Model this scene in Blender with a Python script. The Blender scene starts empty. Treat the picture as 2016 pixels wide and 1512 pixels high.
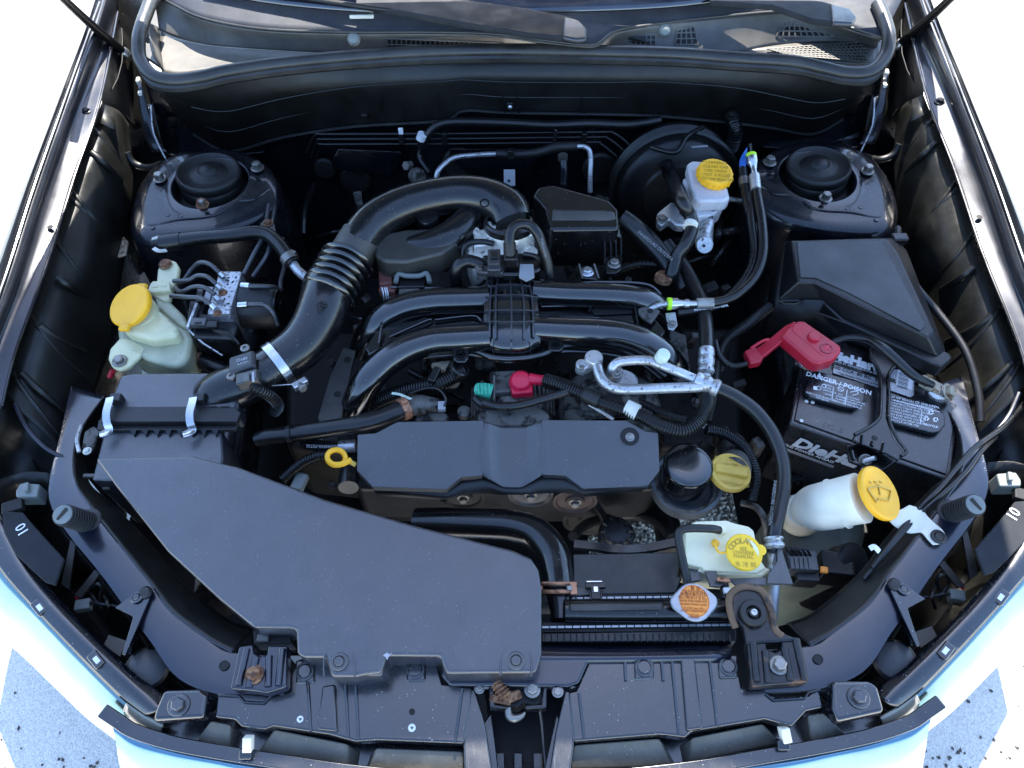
import bpy, bmesh, math, random
from mathutils import Vector, Matrix
import mathutils.noise as mnoise
random.seed(7)
sc = bpy.context.scene
COL = sc.collection
# ---------------- camera ----------------
FPX = 1523.0
PITCH = math.radians(55.0); ROLL = math.radians(0.62)
cam = bpy.data.objects.new('camera', bpy.data.cameras.new('camera')); COL.objects.link(cam)
cam.data.sensor_width = 36.0; cam.data.lens = 36.0*FPX/2016.0
cam.data.clip_start = 0.02; cam.data.clip_end = 200
cam.location = (-0.008, -0.75, 1.03)
CAMROT = (Matrix.Rotation(math.pi/2-PITCH, 3, 'X') @ Matrix.Rotation(-ROLL, 3, 'Z'))
cam.rotation_euler = CAMROT.to_euler()
sc.camera = cam
CC = Vector(cam.location)
# ---------------- light ----------------
SUN_EL = math.radians(57); SUN_AZ = math.radians(6)      # azimuth from +Y (behind the car) towards +X
w = bpy.data.worlds.new("World"); sc.world = w; w.use_nodes = True
nt = w.node_tree; bg = nt.nodes['Background']; bg.inputs[1].default_value = 0.15
sky = nt.nodes.new('ShaderNodeTexSky'); sky.sky_type = 'NISHITA'; sky.sun_disc = False
sky.sun_elevation = SUN_EL; sky.sun_rotation = SUN_AZ; sky.air_density = 1.0; sky.dust_density = 0.5; sky.ozone_density = 3.5
nt.links.new(sky.outputs[0], bg.inputs[0])
sun = bpy.data.objects.new('sun', bpy.data.lights.new('sun', 'SUN')); COL.objects.link(sun)
sun.data.energy = 4.2; sun.data.angle = math.radians(0.5); sun.data.color = (1, .95, .86)
sd = Vector((math.sin(SUN_AZ)*math.cos(SUN_EL), math.cos(SUN_AZ)*math.cos(SUN_EL), math.sin(SUN_EL)))
sun.rotation_euler = sd.to_track_quat('Z', 'Y').to_euler()
vs = sc.view_settings; vs.view_transform = 'Standard'; vs.look = 'None'; vs.gamma = 1; vs.exposure = 2.2
# ---------------- geometry of the view: a pixel of the photograph -> a point at a real height ----------------
SIDE = [1]
def ray(x, y):
    return CAMROT @ Vector(((x-1008)/FPX, (756-y)/FPX, -1.0))
def P(x, y, z=0.0):
    d = ray(x, y); t = (z-CC.z)/d.z; p = CC + d*t
    if SIDE[0] < 0: p.x = -p.x
    return p
def PY(x, y, Y):
    d = ray(x, y); t = (Y-CC.y)/d.y; p = CC + d*t
    if SIDE[0] < 0: p.x = -p.x
    return p
FWD = CAMROT @ Vector((0, 0, -1))
def ppm(p):                      # pixels per metre at a point
    q = Vector(p)
    if SIDE[0] < 0: q.x = -q.x
    return FPX / max(0.1, (q-CC).dot(FWD))
def V3(p): return p if isinstance(p, Vector) else P(*p)
# ---------------- object helpers ----------------
LOC = {}
def setp(o, label=None, cat=None, group=None, kind=None):
    if label: o['label'] = label
    if cat: o['category'] = cat
    if group: o['group'] = group
    if kind: o['kind'] = kind
    return o
def thing(name, label, cat, loc, group=None):
    o = bpy.data.objects.new(name, None); COL.objects.link(o)
    o.empty_display_size = .02
    o.location = V3(loc); LOC[o.name] = Vector(o.location)
    return setp(o, label, cat, group)
def link(name, me, mat, parent):
    o = bpy.data.objects.new(name, me); COL.objects.link(o)
    if parent is not None:
        L = LOC[parent.name]; o.parent = parent
    else:
        n = len(me.vertices)
        if n:
            xs = [v.co for v in me.vertices]
            L = Vector((sum(v.x for v in xs)/n, sum(v.y for v in xs)/n, min(v.z for v in xs)))
        else: L = Vector()
        o.location = L
    LOC[o.name] = L
    me.transform(Matrix.Translation(-L))
    if mat: me.materials.append(mat)
    return o
def mk(name, V, F, mat, parent=None, smooth=True, bevel=0, seg=2, solid=0, sub=0, ang=40, off=-1, recalc=True):
    me = bpy.data.meshes.new(name); me.from_pydata([tuple(v) for v in V], [], F)
    bm = bmesh.new(); bm.from_mesh(me)
    bmesh.ops.remove_doubles(bm, verts=bm.verts, dist=1e-6)
    if recalc: bmesh.ops.recalc_face_normals(bm, faces=bm.faces)
    bm.to_mesh(me); bm.free()
    if smooth:
        me.polygons.foreach_set('use_smooth', [True]*len(me.polygons))
        if not bevel and not sub: me.set_sharp_from_angle(angle=math.radians(ang))
    o = link(name, me, mat, parent)
    if solid:
        m = o.modifiers.new('solid', 'SOLIDIFY'); m.thickness = solid; m.offset = off
    if sub:
        m = o.modifiers.new('sub', 'SUBSURF'); m.levels = m.render_levels = sub
    if bevel:
        m = o.modifiers.new('bevel', 'BEVEL'); m.width = bevel; m.segments = seg; m.limit_method = 'ANGLE'
        m.angle_limit = math.radians(30); m.harden_normals = True
    return o
def crom(pts, n):
    out = []; N = len(pts)
    for i in range(N-1):
        a = pts[max(i-1, 0)]; b = pts[i]; c = pts[i+1]; d = pts[min(i+2, N-1)]
        for k in range(n):
            t = k/n
            out.append(0.5*((2*b)+(c-a)*t+(2*a-5*b+4*c-d)*t*t+(3*b-a-3*c+d)*t**3))
    out.append(pts[-1].copy() if hasattr(pts[-1], 'copy') else pts[-1]); return out
def tube(name, pts, r, mat, parent=None, seg=14, n=8, corr=0, pitch=6.0, flat=1.0, cap=True, smooth=True, up=(0,0,1)):
    W = [V3(p) for p in pts]
    rs = r if isinstance(r, (list, tuple)) else [r]*len(W)
    rs = [q/ppm(p) for q, p in zip(rs, W)]
    W = [Vector((p.x, p.y, p.z, q)) for p, q in zip(W, rs)]
    S = crom(W, n) if n > 1 else W
    if corr:
        L = [0]
        for a, b in zip(S, S[1:]): L.append(L[-1]+(b.xyz-a.xyz).length)
        pm = pitch/ppm(S[len(S)//2].xyz); cnt = max(3, int(L[-1]/pm)); T = []; j = 0
        pat = [0, 1, 1, 0]
        for i in range(cnt*4+1):
            s = L[-1]*i/(cnt*4)
            while j < len(L)-2 and L[j+1] < s: j += 1
            f = (s-L[j])/max(1e-9, L[j+1]-L[j]); q = S[j].lerp(S[j+1], min(1, f)) if hasattr(S[j], 'lerp') else S[j]*(1-f)+S[j+1]*f
            q = q.copy(); q[3] *= 1 + (corr if pat[i % 4] else -corr*.3); T.append(q)
        S = T
    V = []; F = []
    t0 = (S[1].xyz-S[0].xyz).normalized()
    u = Vector(up); u = u - t0*u.dot(t0)
    if u.length < 1e-3: u = Vector((1, 0, 0)) - t0*t0.x
    u.normalize()
    for i, s in enumerate(S):
        a = S[max(0, i-1)].xyz; b = S[min(len(S)-1, i+1)].xyz
        t = (b-a)
        t = t.normalized() if t.length > 1e-9 else t0
        u = u - t*u.dot(t); u.normalize(); v = t.cross(u)
        for k in range(seg):
            an = 2*math.pi*k/seg
            V.append(s.xyz + (v*math.cos(an) + u*math.sin(an)*flat)*s[3])
        if i:
            o = (i-1)*seg
            for k in range(seg):
                F.append((o+k, o+(k+1) % seg, o+seg+(k+1) % seg, o+seg+k))
    if cap:
        F.append(tuple(range(seg))[::-1]); F.append(tuple(range(len(V)-seg, len(V))))
    return mk(name, V, F, mat, parent, smooth)
def lathe(name, c, prof, mat, parent=None, axis=(0,0,1), seg=32, px=True, sy=1.0, ang=35, spin=0.0, close=True):
    c = V3(c); k = 1/ppm(c) if px else 1
    ax = Vector(axis)
    if SIDE[0] < 0: ax.x = -ax.x
    ax.normalize()
    u = Vector((1, 0, 0)) - ax*ax.x; u.normalize(); v = ax.cross(u)
    V = []; F = []
    for i, (r, h) in enumerate(prof):
        for s in range(seg):
            a = 2*math.pi*s/seg + spin
            V.append(c + (u*math.cos(a) + v*math.sin(a)*sy)*r*k + ax*h*k)
        if i:
            o = (i-1)*seg
            for s in range(seg): F.append((o+s, o+(s+1) % seg, o+seg+(s+1) % seg, o+seg+s))
    if close:
        F.append(tuple(range(seg))[::-1]); F.append(tuple(range(len(V)-seg, len(V))))
    return mk(name, V, F, mat, parent, True, ang=ang)
def prism(name, pts, z, depth, mat, parent=None, bevel=0, seg=2, inset=1.0, smooth=True):
    T = [V3(p) if (isinstance(p, Vector) or len(p) == 3) else P(p[0], p[1], z) for p in pts]
    c = sum(T, Vector())/len(T)
    B = [c + (p-c)*inset for p in T]
    B = [Vector((p.x, p.y, p.z-depth)) for p in B]
    n = len(T); F = [tuple(range(n)), tuple(range(n, 2*n))[::-1]]
    for i in range(n): F.append((i, i+n, (i+1) % n + n, (i+1) % n))
    return mk(name, T+B, F, mat, parent, smooth, bevel=bevel, seg=seg, ang=30)
def box(name, c, size, mat, parent=None, rot=(0,0,0), bevel=.002, seg=2, taper=1.0):
    c = V3(c); from mathutils import Euler
    R = Euler([math.radians(a) for a in rot]).to_matrix()
    V = []
    for z in (-.5, .5):
        for y in (-.5, .5):
            for x in (-.5, .5):
                k = taper if z > 0 else 1
                q = R @ Vector((x*size[0]*k, y*size[1]*k, z*size[2]))
                if SIDE[0] < 0: q.x = -q.x
                V.append(c+q)
    F = [(0,1,3,2), (4,6,7,5), (0,4,5,1), (2,3,7,6), (0,2,6,4), (1,5,7,3)]
    return mk(name, V, F, mat, parent, True, bevel=bevel, seg=seg)
def surf(name, rows, mat, parent=None, n=4, m=4, solid=0.0, smooth=True, off=-1, disp=None, ang=60):
    R = [[V3(p) for p in r] for r in rows]
    R = [crom(r, n) if n > 1 else r for r in R]
    cols = list(zip(*R)); cols = [crom(list(c), m) if m > 1 else list(c) for c in cols]
    nc = len(cols); nr = len(cols[0])
    V = [cols[j][i] for i in range(nr) for j in range(nc)]
    if disp: V = [disp(v) for v in V]
    F = [(i*nc+j, i*nc+j+1, (i+1)*nc+j+1, (i+1)*nc+j) for i in range(nr-1) for j in range(nc-1)]
    return mk(name, V, F, mat, parent, smooth, solid=solid, off=off, ang=ang)
def strip(name, pts, width, mat, parent=None, thick=.002, n=6, normal=(0,0,1), bevel=0):
    """flat band following a path; width in px"""
    W = crom([V3(p) for p in pts], n); N = Vector(normal); V = []; F = []
    for i, p in enumerate(W):
        t = (W[min(i+1, len(W)-1)]-W[max(i-1, 0)]).normalized(); s = t.cross(N).normalized()
        nn = s.cross(t).normalized(); h = width/2/ppm(p)
        for q in (p+s*h, p-s*h, p-s*h-nn*thick, p+s*h-nn*thick): V.append(q)
        if i:
            o = (i-1)*4
            for k in range(4): F.append((o+k, o+(k+1) % 4, o+4+(k+1) % 4, o+4+k))
    F.append((0,1,2,3)); F.append(tuple(len(V)-4+k for k in (3,2,1,0)))
    return mk(name, V, F, mat, parent, True, ang=40, bevel=bevel)
def bolt(c, r, mat, parent=None, name='bolt', axis=(0,0,1), washer=True, h=None, wr=1.45):
    h = h or r*.9
    prof = []
    c = V3(c); k = 1/ppm(c); ax = Vector(axis)
    if SIDE[0] < 0: ax.x = -ax.x
    ax.normalize(); u = Vector((1,0,0))-ax*ax.x; u.normalize(); v = ax.cross(u); V = []; F = []
    def ring(rr, hh, seg, sp):
        o = len(V)
        for s in range(seg):
            a = 2*math.pi*s/seg+sp; V.append(c+(u*math.cos(a)+v*math.sin(a))*rr*k+ax*hh*k)
        return o
    def join(a, b, seg):
        for s in range(seg): F.append((a+s, a+(s+1) % seg, b+(s+1) % seg, b+s))
    if washer:
        a = ring(r*wr, 0, 18, 0); b = ring(r*wr, r*.18, 18, 0); d = ring(r*wr*.85, r*.28, 18, 0); join(a, b, 18); join(b, d, 18); F.append(tuple(d+i for i in range(18)))
    sp = random.random()
    a = ring(r, r*.2, 6, sp); b = ring(r, h, 6, sp); d = ring(r*.8, h+r*.15, 6, sp); join(a, b, 6); join(b, d, 6); F.append(tuple(d+i for i in range(6)))
    return mk(name, V, F, mat, parent, True, ang=25)
def ptop(name, c, r, mat, parent=None, axis=(0,0,1)):     # push-pin plastic rivet
    return lathe(name, c, [(r, 0), (r, r*.15), (r*.9, r*.25), (r*.62, r*.25), (r*.58, r*.12), (r*.54, r*.3), (r*.46, r*.38), (0.01, r*.38)], mat, parent, axis, seg=20)
def text(name, body, c, size, mat, parent, ang=0, n=(0,0,1), ext=.0002, xd=None, bold=0.0, shear=0.0, sx=1.0):
    c = V3(c); n = Vector(n).normalized(); k = 1/ppm(c)
    if xd is None:
        a = math.radians(ang); R3 = CAMROT @ Vector((math.cos(a), math.sin(a), 0)); xd = R3 - n*R3.dot(n)
        # keep the image angle: intersect with the plane
        d0 = (c-CC).normalized(); tgt = c + CAMROT @ Vector((math.cos(a), math.sin(a), 0))*.01
        dr = (tgt-CC); t = (c-CC).dot(n)/dr.dot(n); xd = (CC+dr*t)-c
    xd = Vector(xd).normalized(); yd = n.cross(xd)
    cu = bpy.data.curves.new('txt', 'FONT'); cu.body = body; cu.align_x = 'CENTER'; cu.align_y = 'CENTER'
    cu.size = size*k*1.35; cu.extrude = ext; cu.resolution_u = 2; cu.shear = shear; cu.offset = bold*size*k*.03
    o = bpy.data.objects.new('txt', cu); COL.objects.link(o)
    me = bpy.data.meshes.new_from_object(o.evaluated_get(bpy.context.evaluated_depsgraph_get()))
    bpy.data.objects.remove(o); bpy.data.curves.remove(cu)
    M = Matrix((( xd.x*sx, yd.x, n.x, c.x), (xd.y*sx, yd.y, n.y, c.y), (xd.z*sx, yd.z, n.z, c.z), (0,0,0,1)))
    me.transform(M); me.materials.clear()
    return link(name, me, mat, parent)
# ---------------- materials ----------------
MC = {}
def mat(name, col, rough=.5, metal=0.0, bump=0.0, bs=400.0, dust=0.0, dcol=(.30,.27,.22), coat=0.0, var=0.15, rvar=.12, specks=0.0,
        stain=None, samt=0.0, sscale=30., trans=0.0, sss=0.0, spec=.5, streak=0.0, ior=1.5, crough=.06):
    m = bpy.data.materials.new(name); m.use_nodes = True; nt = m.node_tree; N = nt.nodes; L = nt.links
    b = N['Principled BSDF']; tc = N.new('ShaderNodeTexCoord'); co = tc.outputs['Object']
    def noise(s, det=4, rg=.55):
        n = N.new('ShaderNodeTexNoise'); n.inputs['Scale'].default_value = s; n.inputs['Detail'].default_value = det
        n.inputs['Roughness'].default_value = rg; L.new(co, n.inputs['Vector']); return n.outputs[0]
    def ramp(f, a, c, lo=0., hi=1.):
        r = N.new('ShaderNodeMapRange'); L.new(f, r.inputs[0]); r.inputs[1].default_value = a; r.inputs[2].default_value = c
        r.inputs[3].default_value = lo; r.inputs[4].default_value = hi; return r.outputs[0]
    def mix(f, c1, c2):
        x = N.new('ShaderNodeMix'); x.data_type = 'RGBA'
        if isinstance(f, float): x.inputs[0].default_value = f
        else: L.new(f, x.inputs[0])
        for i, c in ((6, c1), (7, c2)):
            if isinstance(c, tuple): x.inputs[i].default_value = (*c, 1)
            else: L.new(c, x.inputs[i])
        return x.outputs[2]
    n1 = noise(22, 5)
    d = tuple(c*(1-var*1.6) for c in col); l = tuple(min(1, c*(1+var*1.6)) for c in col)
    c = mix(ramp(n1, .3, .7), d, l)
    rr = ramp(noise(18, 8, .65), .3, .7, max(.02, rough-rvar*rough), min(1, rough+rvar))
    if stain:
        sf = ramp(noise(sscale, 6, .65), .62-samt*.25, .70-samt*.2)
        c = mix(sf, c, stain)
        x = N.new('ShaderNodeMath'); x.operation = 'MAXIMUM'; L.new(rr, x.inputs[0]); L.new(ramp(sf, 0, 1, 0, .7), x.inputs[1]); rr = x.outputs[0]
    if dust:
        df = ramp(noise(14, 8, .65), .42, .85, 0, dust); fn = ramp(noise(500, 2), .35, .8, .4, 1)
        g = N.new('ShaderNodeMath'); g.operation = 'MULTIPLY'; L.new(df, g.inputs[0]); L.new(fn, g.inputs[1])
        c = mix(g.outputs[0], c, dcol)
        x = N.new('ShaderNodeMath'); x.operation = 'ADD'; L.new(rr, x.inputs[0]); L.new(g.outputs[0], x.inputs[1]); rr = x.outputs[0]
    if specks:
        v = N.new('ShaderNodeTexVoronoi'); v.inputs['Scale'].default_value = 170; L.new(co, v.inputs['Vector'])
        sf = ramp(v.outputs['Distance'], .13, .06, 0, 1); nn = ramp(noise(60, 2), .46, .62, 0, specks)
        g = N.new('ShaderNodeMath'); g.operation = 'MULTIPLY'; L.new(sf, g.inputs[0]); L.new(nn, g.inputs[1]); c = mix(g.outputs[0], c, (.55,.52,.47))
    if streak:
        mp = N.new('ShaderNodeMapping'); mp.inputs['Scale'].default_value = (60, 4, 4); mp.inputs['Rotation'].default_value = (0,0,.6); L.new(co, mp.inputs[0])
        sn = N.new('ShaderNodeTexNoise'); sn.inputs['Scale'].default_value = 9; sn.inputs['Detail'].default_value = 3; L.new(mp.outputs[0], sn.inputs['Vector'])
        x = N.new('ShaderNodeMath'); x.operation = 'ADD'; L.new(rr, x.inputs[0]); L.new(ramp(sn.outputs[0], .6, .75, 0, streak), x.inputs[1]); rr = x.outputs[0]
    L.new(c, b.inputs['Base Color']); L.new(rr, b.inputs['Roughness'])
    b.inputs['Metallic'].default_value = metal; b.inputs['IOR'].default_value = ior
    b.inputs['Specular IOR Level'].default_value = spec
    if coat: b.inputs['Coat Weight'].default_value = coat; b.inputs['Coat Roughness'].default_value = crough
    if trans: b.inputs['Transmission Weight'].default_value = trans
    if sss: b.inputs['Subsurface Weight'].default_value = sss; b.inputs['Subsurface Radius'].default_value = (.02,.02,.015); b.inputs['Subsurface Scale'].default_value = .6
    bm_ = N.new('ShaderNodeBump'); bm_.inputs['Distance'].default_value = .001
    if bump:
        bm_.inputs['Strength'].default_value = bump; L.new(noise(bs, 3), bm_.inputs['Height']); L.new(bm_.outputs[0], b.inputs['Normal'])
    return m
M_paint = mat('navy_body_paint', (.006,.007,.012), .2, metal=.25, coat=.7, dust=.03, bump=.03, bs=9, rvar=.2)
M_fend = mat('sunlit_fender_paint', (.020,.022,.030), .30, metal=.45, coat=.5, crough=.12, dust=.08)  # navy body paint lightened, sunlight on the fenders put into the colour
M_beam = mat('satin_navy_paint', (.0035,.006,.017), .26, metal=.3, coat=.9, crough=.16, dust=.05, bump=.1, bs=20)
M_tower = mat('navy_tower_paint', (.004,.005,.009), .24, metal=.3, coat=.5, dust=.05, bump=.15, bs=18, specks=.5)
M_outer = mat('grey_outer_paint', (.05,.055,.065), .18, metal=.7, coat=1, bump=.0, dust=.05)
M_bumper = mat('sky_tinted_bumper_paint', (.13,.24,.31), .15, metal=.85, coat=.1, var=.05)  # dark car paint coloured pale blue to carry the bright sky reflection
M_dark = mat('shade_black', (.0025,.0025,.003), .6, dust=.03)  # near-black that paints the shade in holes, gaps and pockets
M_liner = mat('liner_plastic', (.006,.006,.005), .33, dust=.06, bump=.2, bs=30, rvar=.25)
M_gloss = mat('gloss_black_plastic', (.0035,.0035,.004), .13, dust=.012, bump=.08, bs=22, specks=.5, spec=.9, coat=.35, crough=.08)
M_gloss2 = mat('dressed_black_plastic', (.004,.004,.0045), .17, dust=.025, bump=.2, bs=40, specks=.6, spec=.6)
M_tex = mat('sun_toned_textured_plastic', (.030,.027,.022), .40, bump=.8, bs=800, dust=.12, spec=.7, specks=.4)  # black plastic with tan sunlight put into its base and dust
M_plastic = mat('satin_black_plastic', (.007,.007,.008), .38, bump=.3, bs=900, dust=.05, specks=.4)
M_cover = mat('grained_grey_plastic', (.007,.009,.014), .32, bump=.6, bs=1300, dust=.05, spec=1.0, specks=.45, coat=.5, crough=.26, rvar=.25)
M_duct = mat('duct_plastic', (.004,.007,.016), .30, bump=.5, bs=1100, dust=.045, specks=.35, streak=.25, rvar=.25, spec=1.0, coat=.7, crough=.24)
M_fascia = mat('fascia_plastic', (.0022,.003,.006), .20, bump=.25, bs=40, dust=.035, specks=.9, streak=.15, spec=.7, coat=.7, crough=.13)
M_rubber = mat('black_rubber', (.006,.006,.006), .45, bump=.3, bs=500, dust=.05)
M_hose = mat('hose_rubber', (.005,.005,.0055), .27, bump=.2, bs=300, dust=.03)
M_seal = mat('seal_rubber', (.020,.019,.018), .34, bump=.2, bs=300, dust=.15, spec=.6)
M_cowl = mat('cowl_grey_plastic', (.085,.080,.072), .36, bump=.4, bs=700, dust=.3, dcol=(.32,.29,.23))
M_ins = mat('insulator_plastic', (.004,.004,.0035), .40, bump=.2, bs=400, dust=.025)
M_alu = mat('cast_aluminium', (.60,.60,.60), .42, metal=.85, bump=.7, bs=260, dust=.25, stain=(.10,.09,.08), samt=.25, sscale=70)
M_pipe = mat('aluminium_pipe', (.50,.51,.52), .38, metal=.85, bump=.35, bs=300, dust=.15, stain=(.08,.07,.06), samt=.25, sscale=160)
M_hprint = mat('worn_hose_print', (.26,.26,.26), .6, var=.25)
M_boost = mat('booster_black', (.0035,.0035,.004), .34, spec=.5, dust=.02)
M_bright = mat('sun_brightened_cast_metal', (.80,.77,.70), .38, metal=.5, bump=.6, bs=260, dust=.15, stain=(.30,.27,.22), samt=.15, sscale=70)  # cast aluminium lightened to stand for sun on the throttle body
M_dalu = mat('dirty_cast_aluminium', (.13,.125,.115), .55, metal=.5, bump=1., bs=200, dust=.5, dcol=(.10,.085,.065), stain=(.02,.018,.016), samt=.55, sscale=40)
M_eng = mat('oily_engine_metal', (.014,.013,.012), .5, metal=.3, bump=.8, bs=120, dust=.3, dcol=(.045,.038,.03))
M_zinc = mat('zinc_steel', (.26,.25,.23), .40, metal=.9, bump=.2, bs=300, dust=.1, stain=(.25,.14,.07), samt=.12, sscale=120)
M_steel = mat('bright_steel', (.58,.59,.61), .24, metal=1., bump=.1, bs=200)
M_rust = mat('rusty_steel', (.13,.055,.028), .75, metal=.2, bump=1., bs=260, stain=(.30,.16,.08), samt=.6, sscale=90, var=.3)
M_mount = mat('rust_stained_black_paint', (.014,.015,.018), .28, metal=.3, bump=.4, bs=120, stain=(.13,.065,.035), samt=.22, sscale=34, dust=.12)
M_copper = mat('copper_clamp', (.40,.20,.12), .42, metal=.7, bump=.4, bs=300, stain=(.12,.05,.03), samt=.3, sscale=120)
M_yel = mat('yellow_plastic', (.90,.44,.012), .42, var=.05, sss=.1, bump=.15, bs=700, dust=.05)
M_ybright = mat('bright_yellow_plastic', (.93,.54,.015), .35, var=.04, sss=.15)
M_ydull = mat('dull_yellow_plastic', (.60,.38,.06), .5, var=.1, bump=.2, bs=600, dust=.1)
M_yprint = mat('dark_yellow_relief', (.42,.27,.02), .5, var=.05)
M_cream = mat('cream_tank_plastic', (.91,.83,.55), .33, var=.05, sss=.3, trans=.05)
M_white = mat('milky_white_plastic', (.74,.70,.58), .32, var=.06, sss=.4, dust=.05)
M_brake = mat('milky_brake_plastic', (.62,.60,.62), .25, var=.08, sss=.35, trans=.15)
M_ps = mat('greenish_tank_plastic', (.74,.71,.44), .28, var=.10, sss=.25, trans=.22)
M_matte = mat('matte_housing_plastic', (.012,.014,.018), .72, bump=.3, bs=600, dust=.05, spec=.25)
M_psd = mat('filled_tank_plastic', (.50,.51,.34), .26, var=.16, sss=.2, trans=.25)
M_fluid = mat('dark_fluid', (.03,.05,.07), .2)
M_red = mat('red_plastic', (.42,.010,.028), .34, var=.08, dust=.06, sss=.05)
M_redbr = mat('bright_red_rubber', (.60,.010,.045), .33, var=.05)
M_green = mat('green_connector_plastic', (.05,.40,.25), .4)
M_lime = mat('lime_ring', (.45,.80,.02), .4)
M_blue = mat('blue_tape', (.015,.11,.40), .45)
M_orange = mat('orange_sticker', (.85,.28,.03), .4, var=.04)
M_print = mat('white_print', (.72,.73,.74), .5, var=.03)
M_dprint = mat('dark_print', (.03,.03,.03), .5)
M_oprint = mat('brown_print', (.38,.09,.01), .5)
M_label = mat('silver_label', (.36,.37,.39), .35, metal=.3, var=.05)
M_batt = mat('battery_plastic', (.005,.0055,.007), .23, bump=.12, bs=200, dust=.05, spec=.8, specks=.8, streak=.15)
M_tape = mat('pale_tape', (.62,.60,.52), .55, bump=.4, bs=200, dust=.1)
M_glass = mat('windshield_glass', (.006,.010,.022), .04, coat=1, spec=.8, dust=.04)
M_lens = mat('sky_tinted_lens', (.17,.27,.285), .2, var=.04, metal=.9)  # clear lens, reflected sky and ground put into the pale blue
M_grey = mat('grey_plastic', (.16,.18,.17), .5, var=.1)
M_brown = mat('brown_connector', (.16,.055,.045), .5)
M_abs = mat('speckled_aluminium', (.52,.53,.56), .38, metal=.8, bump=.5, bs=300, stain=(.06,.06,.07), samt=.30, sscale=150)
M_motor = mat('crackle_black_metal', (.010,.011,.012), .32, bump=1., bs=330, dust=.06)
M_corr = mat('terminal_corrosion', (.42,.36,.26), .7, metal=.2, bump=1, bs=180, stain=(.16,.09,.04), samt=.5, sscale=80)
M_pebble = mat('dark_pebble', (.07,.065,.06), .8, var=.3)
M_stone = mat('gravel_stone', (.55,.53,.50), .85, var=.35, bump=.5, bs=60)
# ================= SETTING =================
GZ = -0.74
def ground_mat():
    m = bpy.data.materials.new('pale_gravel_ground'); m.use_nodes = True; nt = m.node_tree; N = nt.nodes; L = nt.links; b = N['Principled BSDF']
    tc = N.new('ShaderNodeTexCoord'); v = N.new('ShaderNodeTexVoronoi'); v.inputs['Scale'].default_value = 330; L.new(tc.outputs['Object'], v.inputs['Vector'])
    n = N.new('ShaderNodeTexNoise'); n.inputs['Scale'].default_value = 6; n.inputs['Detail'].default_value = 8; L.new(tc.outputs['Object'], n.inputs['Vector'])
    r = N.new('ShaderNodeValToRGB'); r.color_ramp.elements[0].color = (.50,.47,.42,1); r.color_ramp.elements[1].color = (.80,.77,.70,1); L.new(v.outputs['Color'], r.inputs[0])
    x = N.new('ShaderNodeMix'); x.data_type = 'RGBA'; x.blend_type = 'MULTIPLY'; x.inputs[0].default_value = .4
    L.new(r.outputs[0], x.inputs[6]); L.new(n.outputs[1], x.inputs[7]); L.new(r.outputs[0], b.inputs['Base Color']); b.inputs['Roughness'].default_value = .9
    bp = N.new('ShaderNodeBump'); bp.inputs['Strength'].default_value = .35; bp.inputs['Distance'].default_value = .004; L.new(v.outputs['Distance'], bp.inputs['Height']); bp.invert = True; L.new(bp.outputs[0], b.inputs['Normal'])
    return m
M_ground = ground_mat()
g = mk('ground', [(-60,-60,GZ), (60,-60,GZ), (60,60,GZ), (-60,60,GZ)], [(0,1,2,3)], M_ground); g['kind'] = 'structure'
g.location.z = GZ
def stones(name, n, fn, rmin, rmax, mat_, seed):
    rnd = random.Random(seed); V = []; F = []
    base = [(1,0,0),(-1,0,0),(0,1,0),(0,-1,0),(0,0,1),(0,0,-1)]
    tris = [(0,2,4),(2,1,4),(1,3,4),(3,0,4),(2,0,5),(1,2,5),(3,1,5),(0,3,5)]
    for _ in range(n):
        x, y = fn(rnd); r = rnd.uniform(rmin, rmax); o = len(V); a = rnd.uniform(0, 6.28)
        for (bx, by, bz) in base:
            q = Vector((bx*rnd.uniform(.7,1.3), by*rnd.uniform(.5,1.0), bz*rnd.uniform(.4,.9)))
            q = Vector((q.x*math.cos(a)-q.y*math.sin(a), q.x*math.sin(a)+q.y*math.cos(a), q.z))*r
            q = Vector((q.x+q.z*rnd.uniform(-.4,.4), q.y+q.z*rnd.uniform(-.4,.4), q.z))
            V.append(Vector((x, y, GZ+r*.35))+q)
        F += [tuple(o+i for i in t) for t in tris]
    o = mk(name, V, F, mat_, smooth=False, recalc=False); o['kind'] = 'stuff'; return o
gc = P(1300, 1020, GZ)
M_stone2 = mat('dark_gravel_stone', (.20,.195,.18), .8, var=.5, bs=50, bump=.4)
stones('gravel', 6500, lambda r: (gc.x+r.uniform(-.36,.30), gc.y+r.uniform(-.22,.22)), .004, .011, M_stone, 3)
def spk(r):
    s = r.choice((-1, 1)); return (s*r.uniform(.55, 1.5), r.uniform(-1.15, -.45) if r.random() < .8 else r.uniform(-.45, 1.2))
stones('pebbles', 2600, spk, .0025, .0055, M_pebble, 5)

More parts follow.
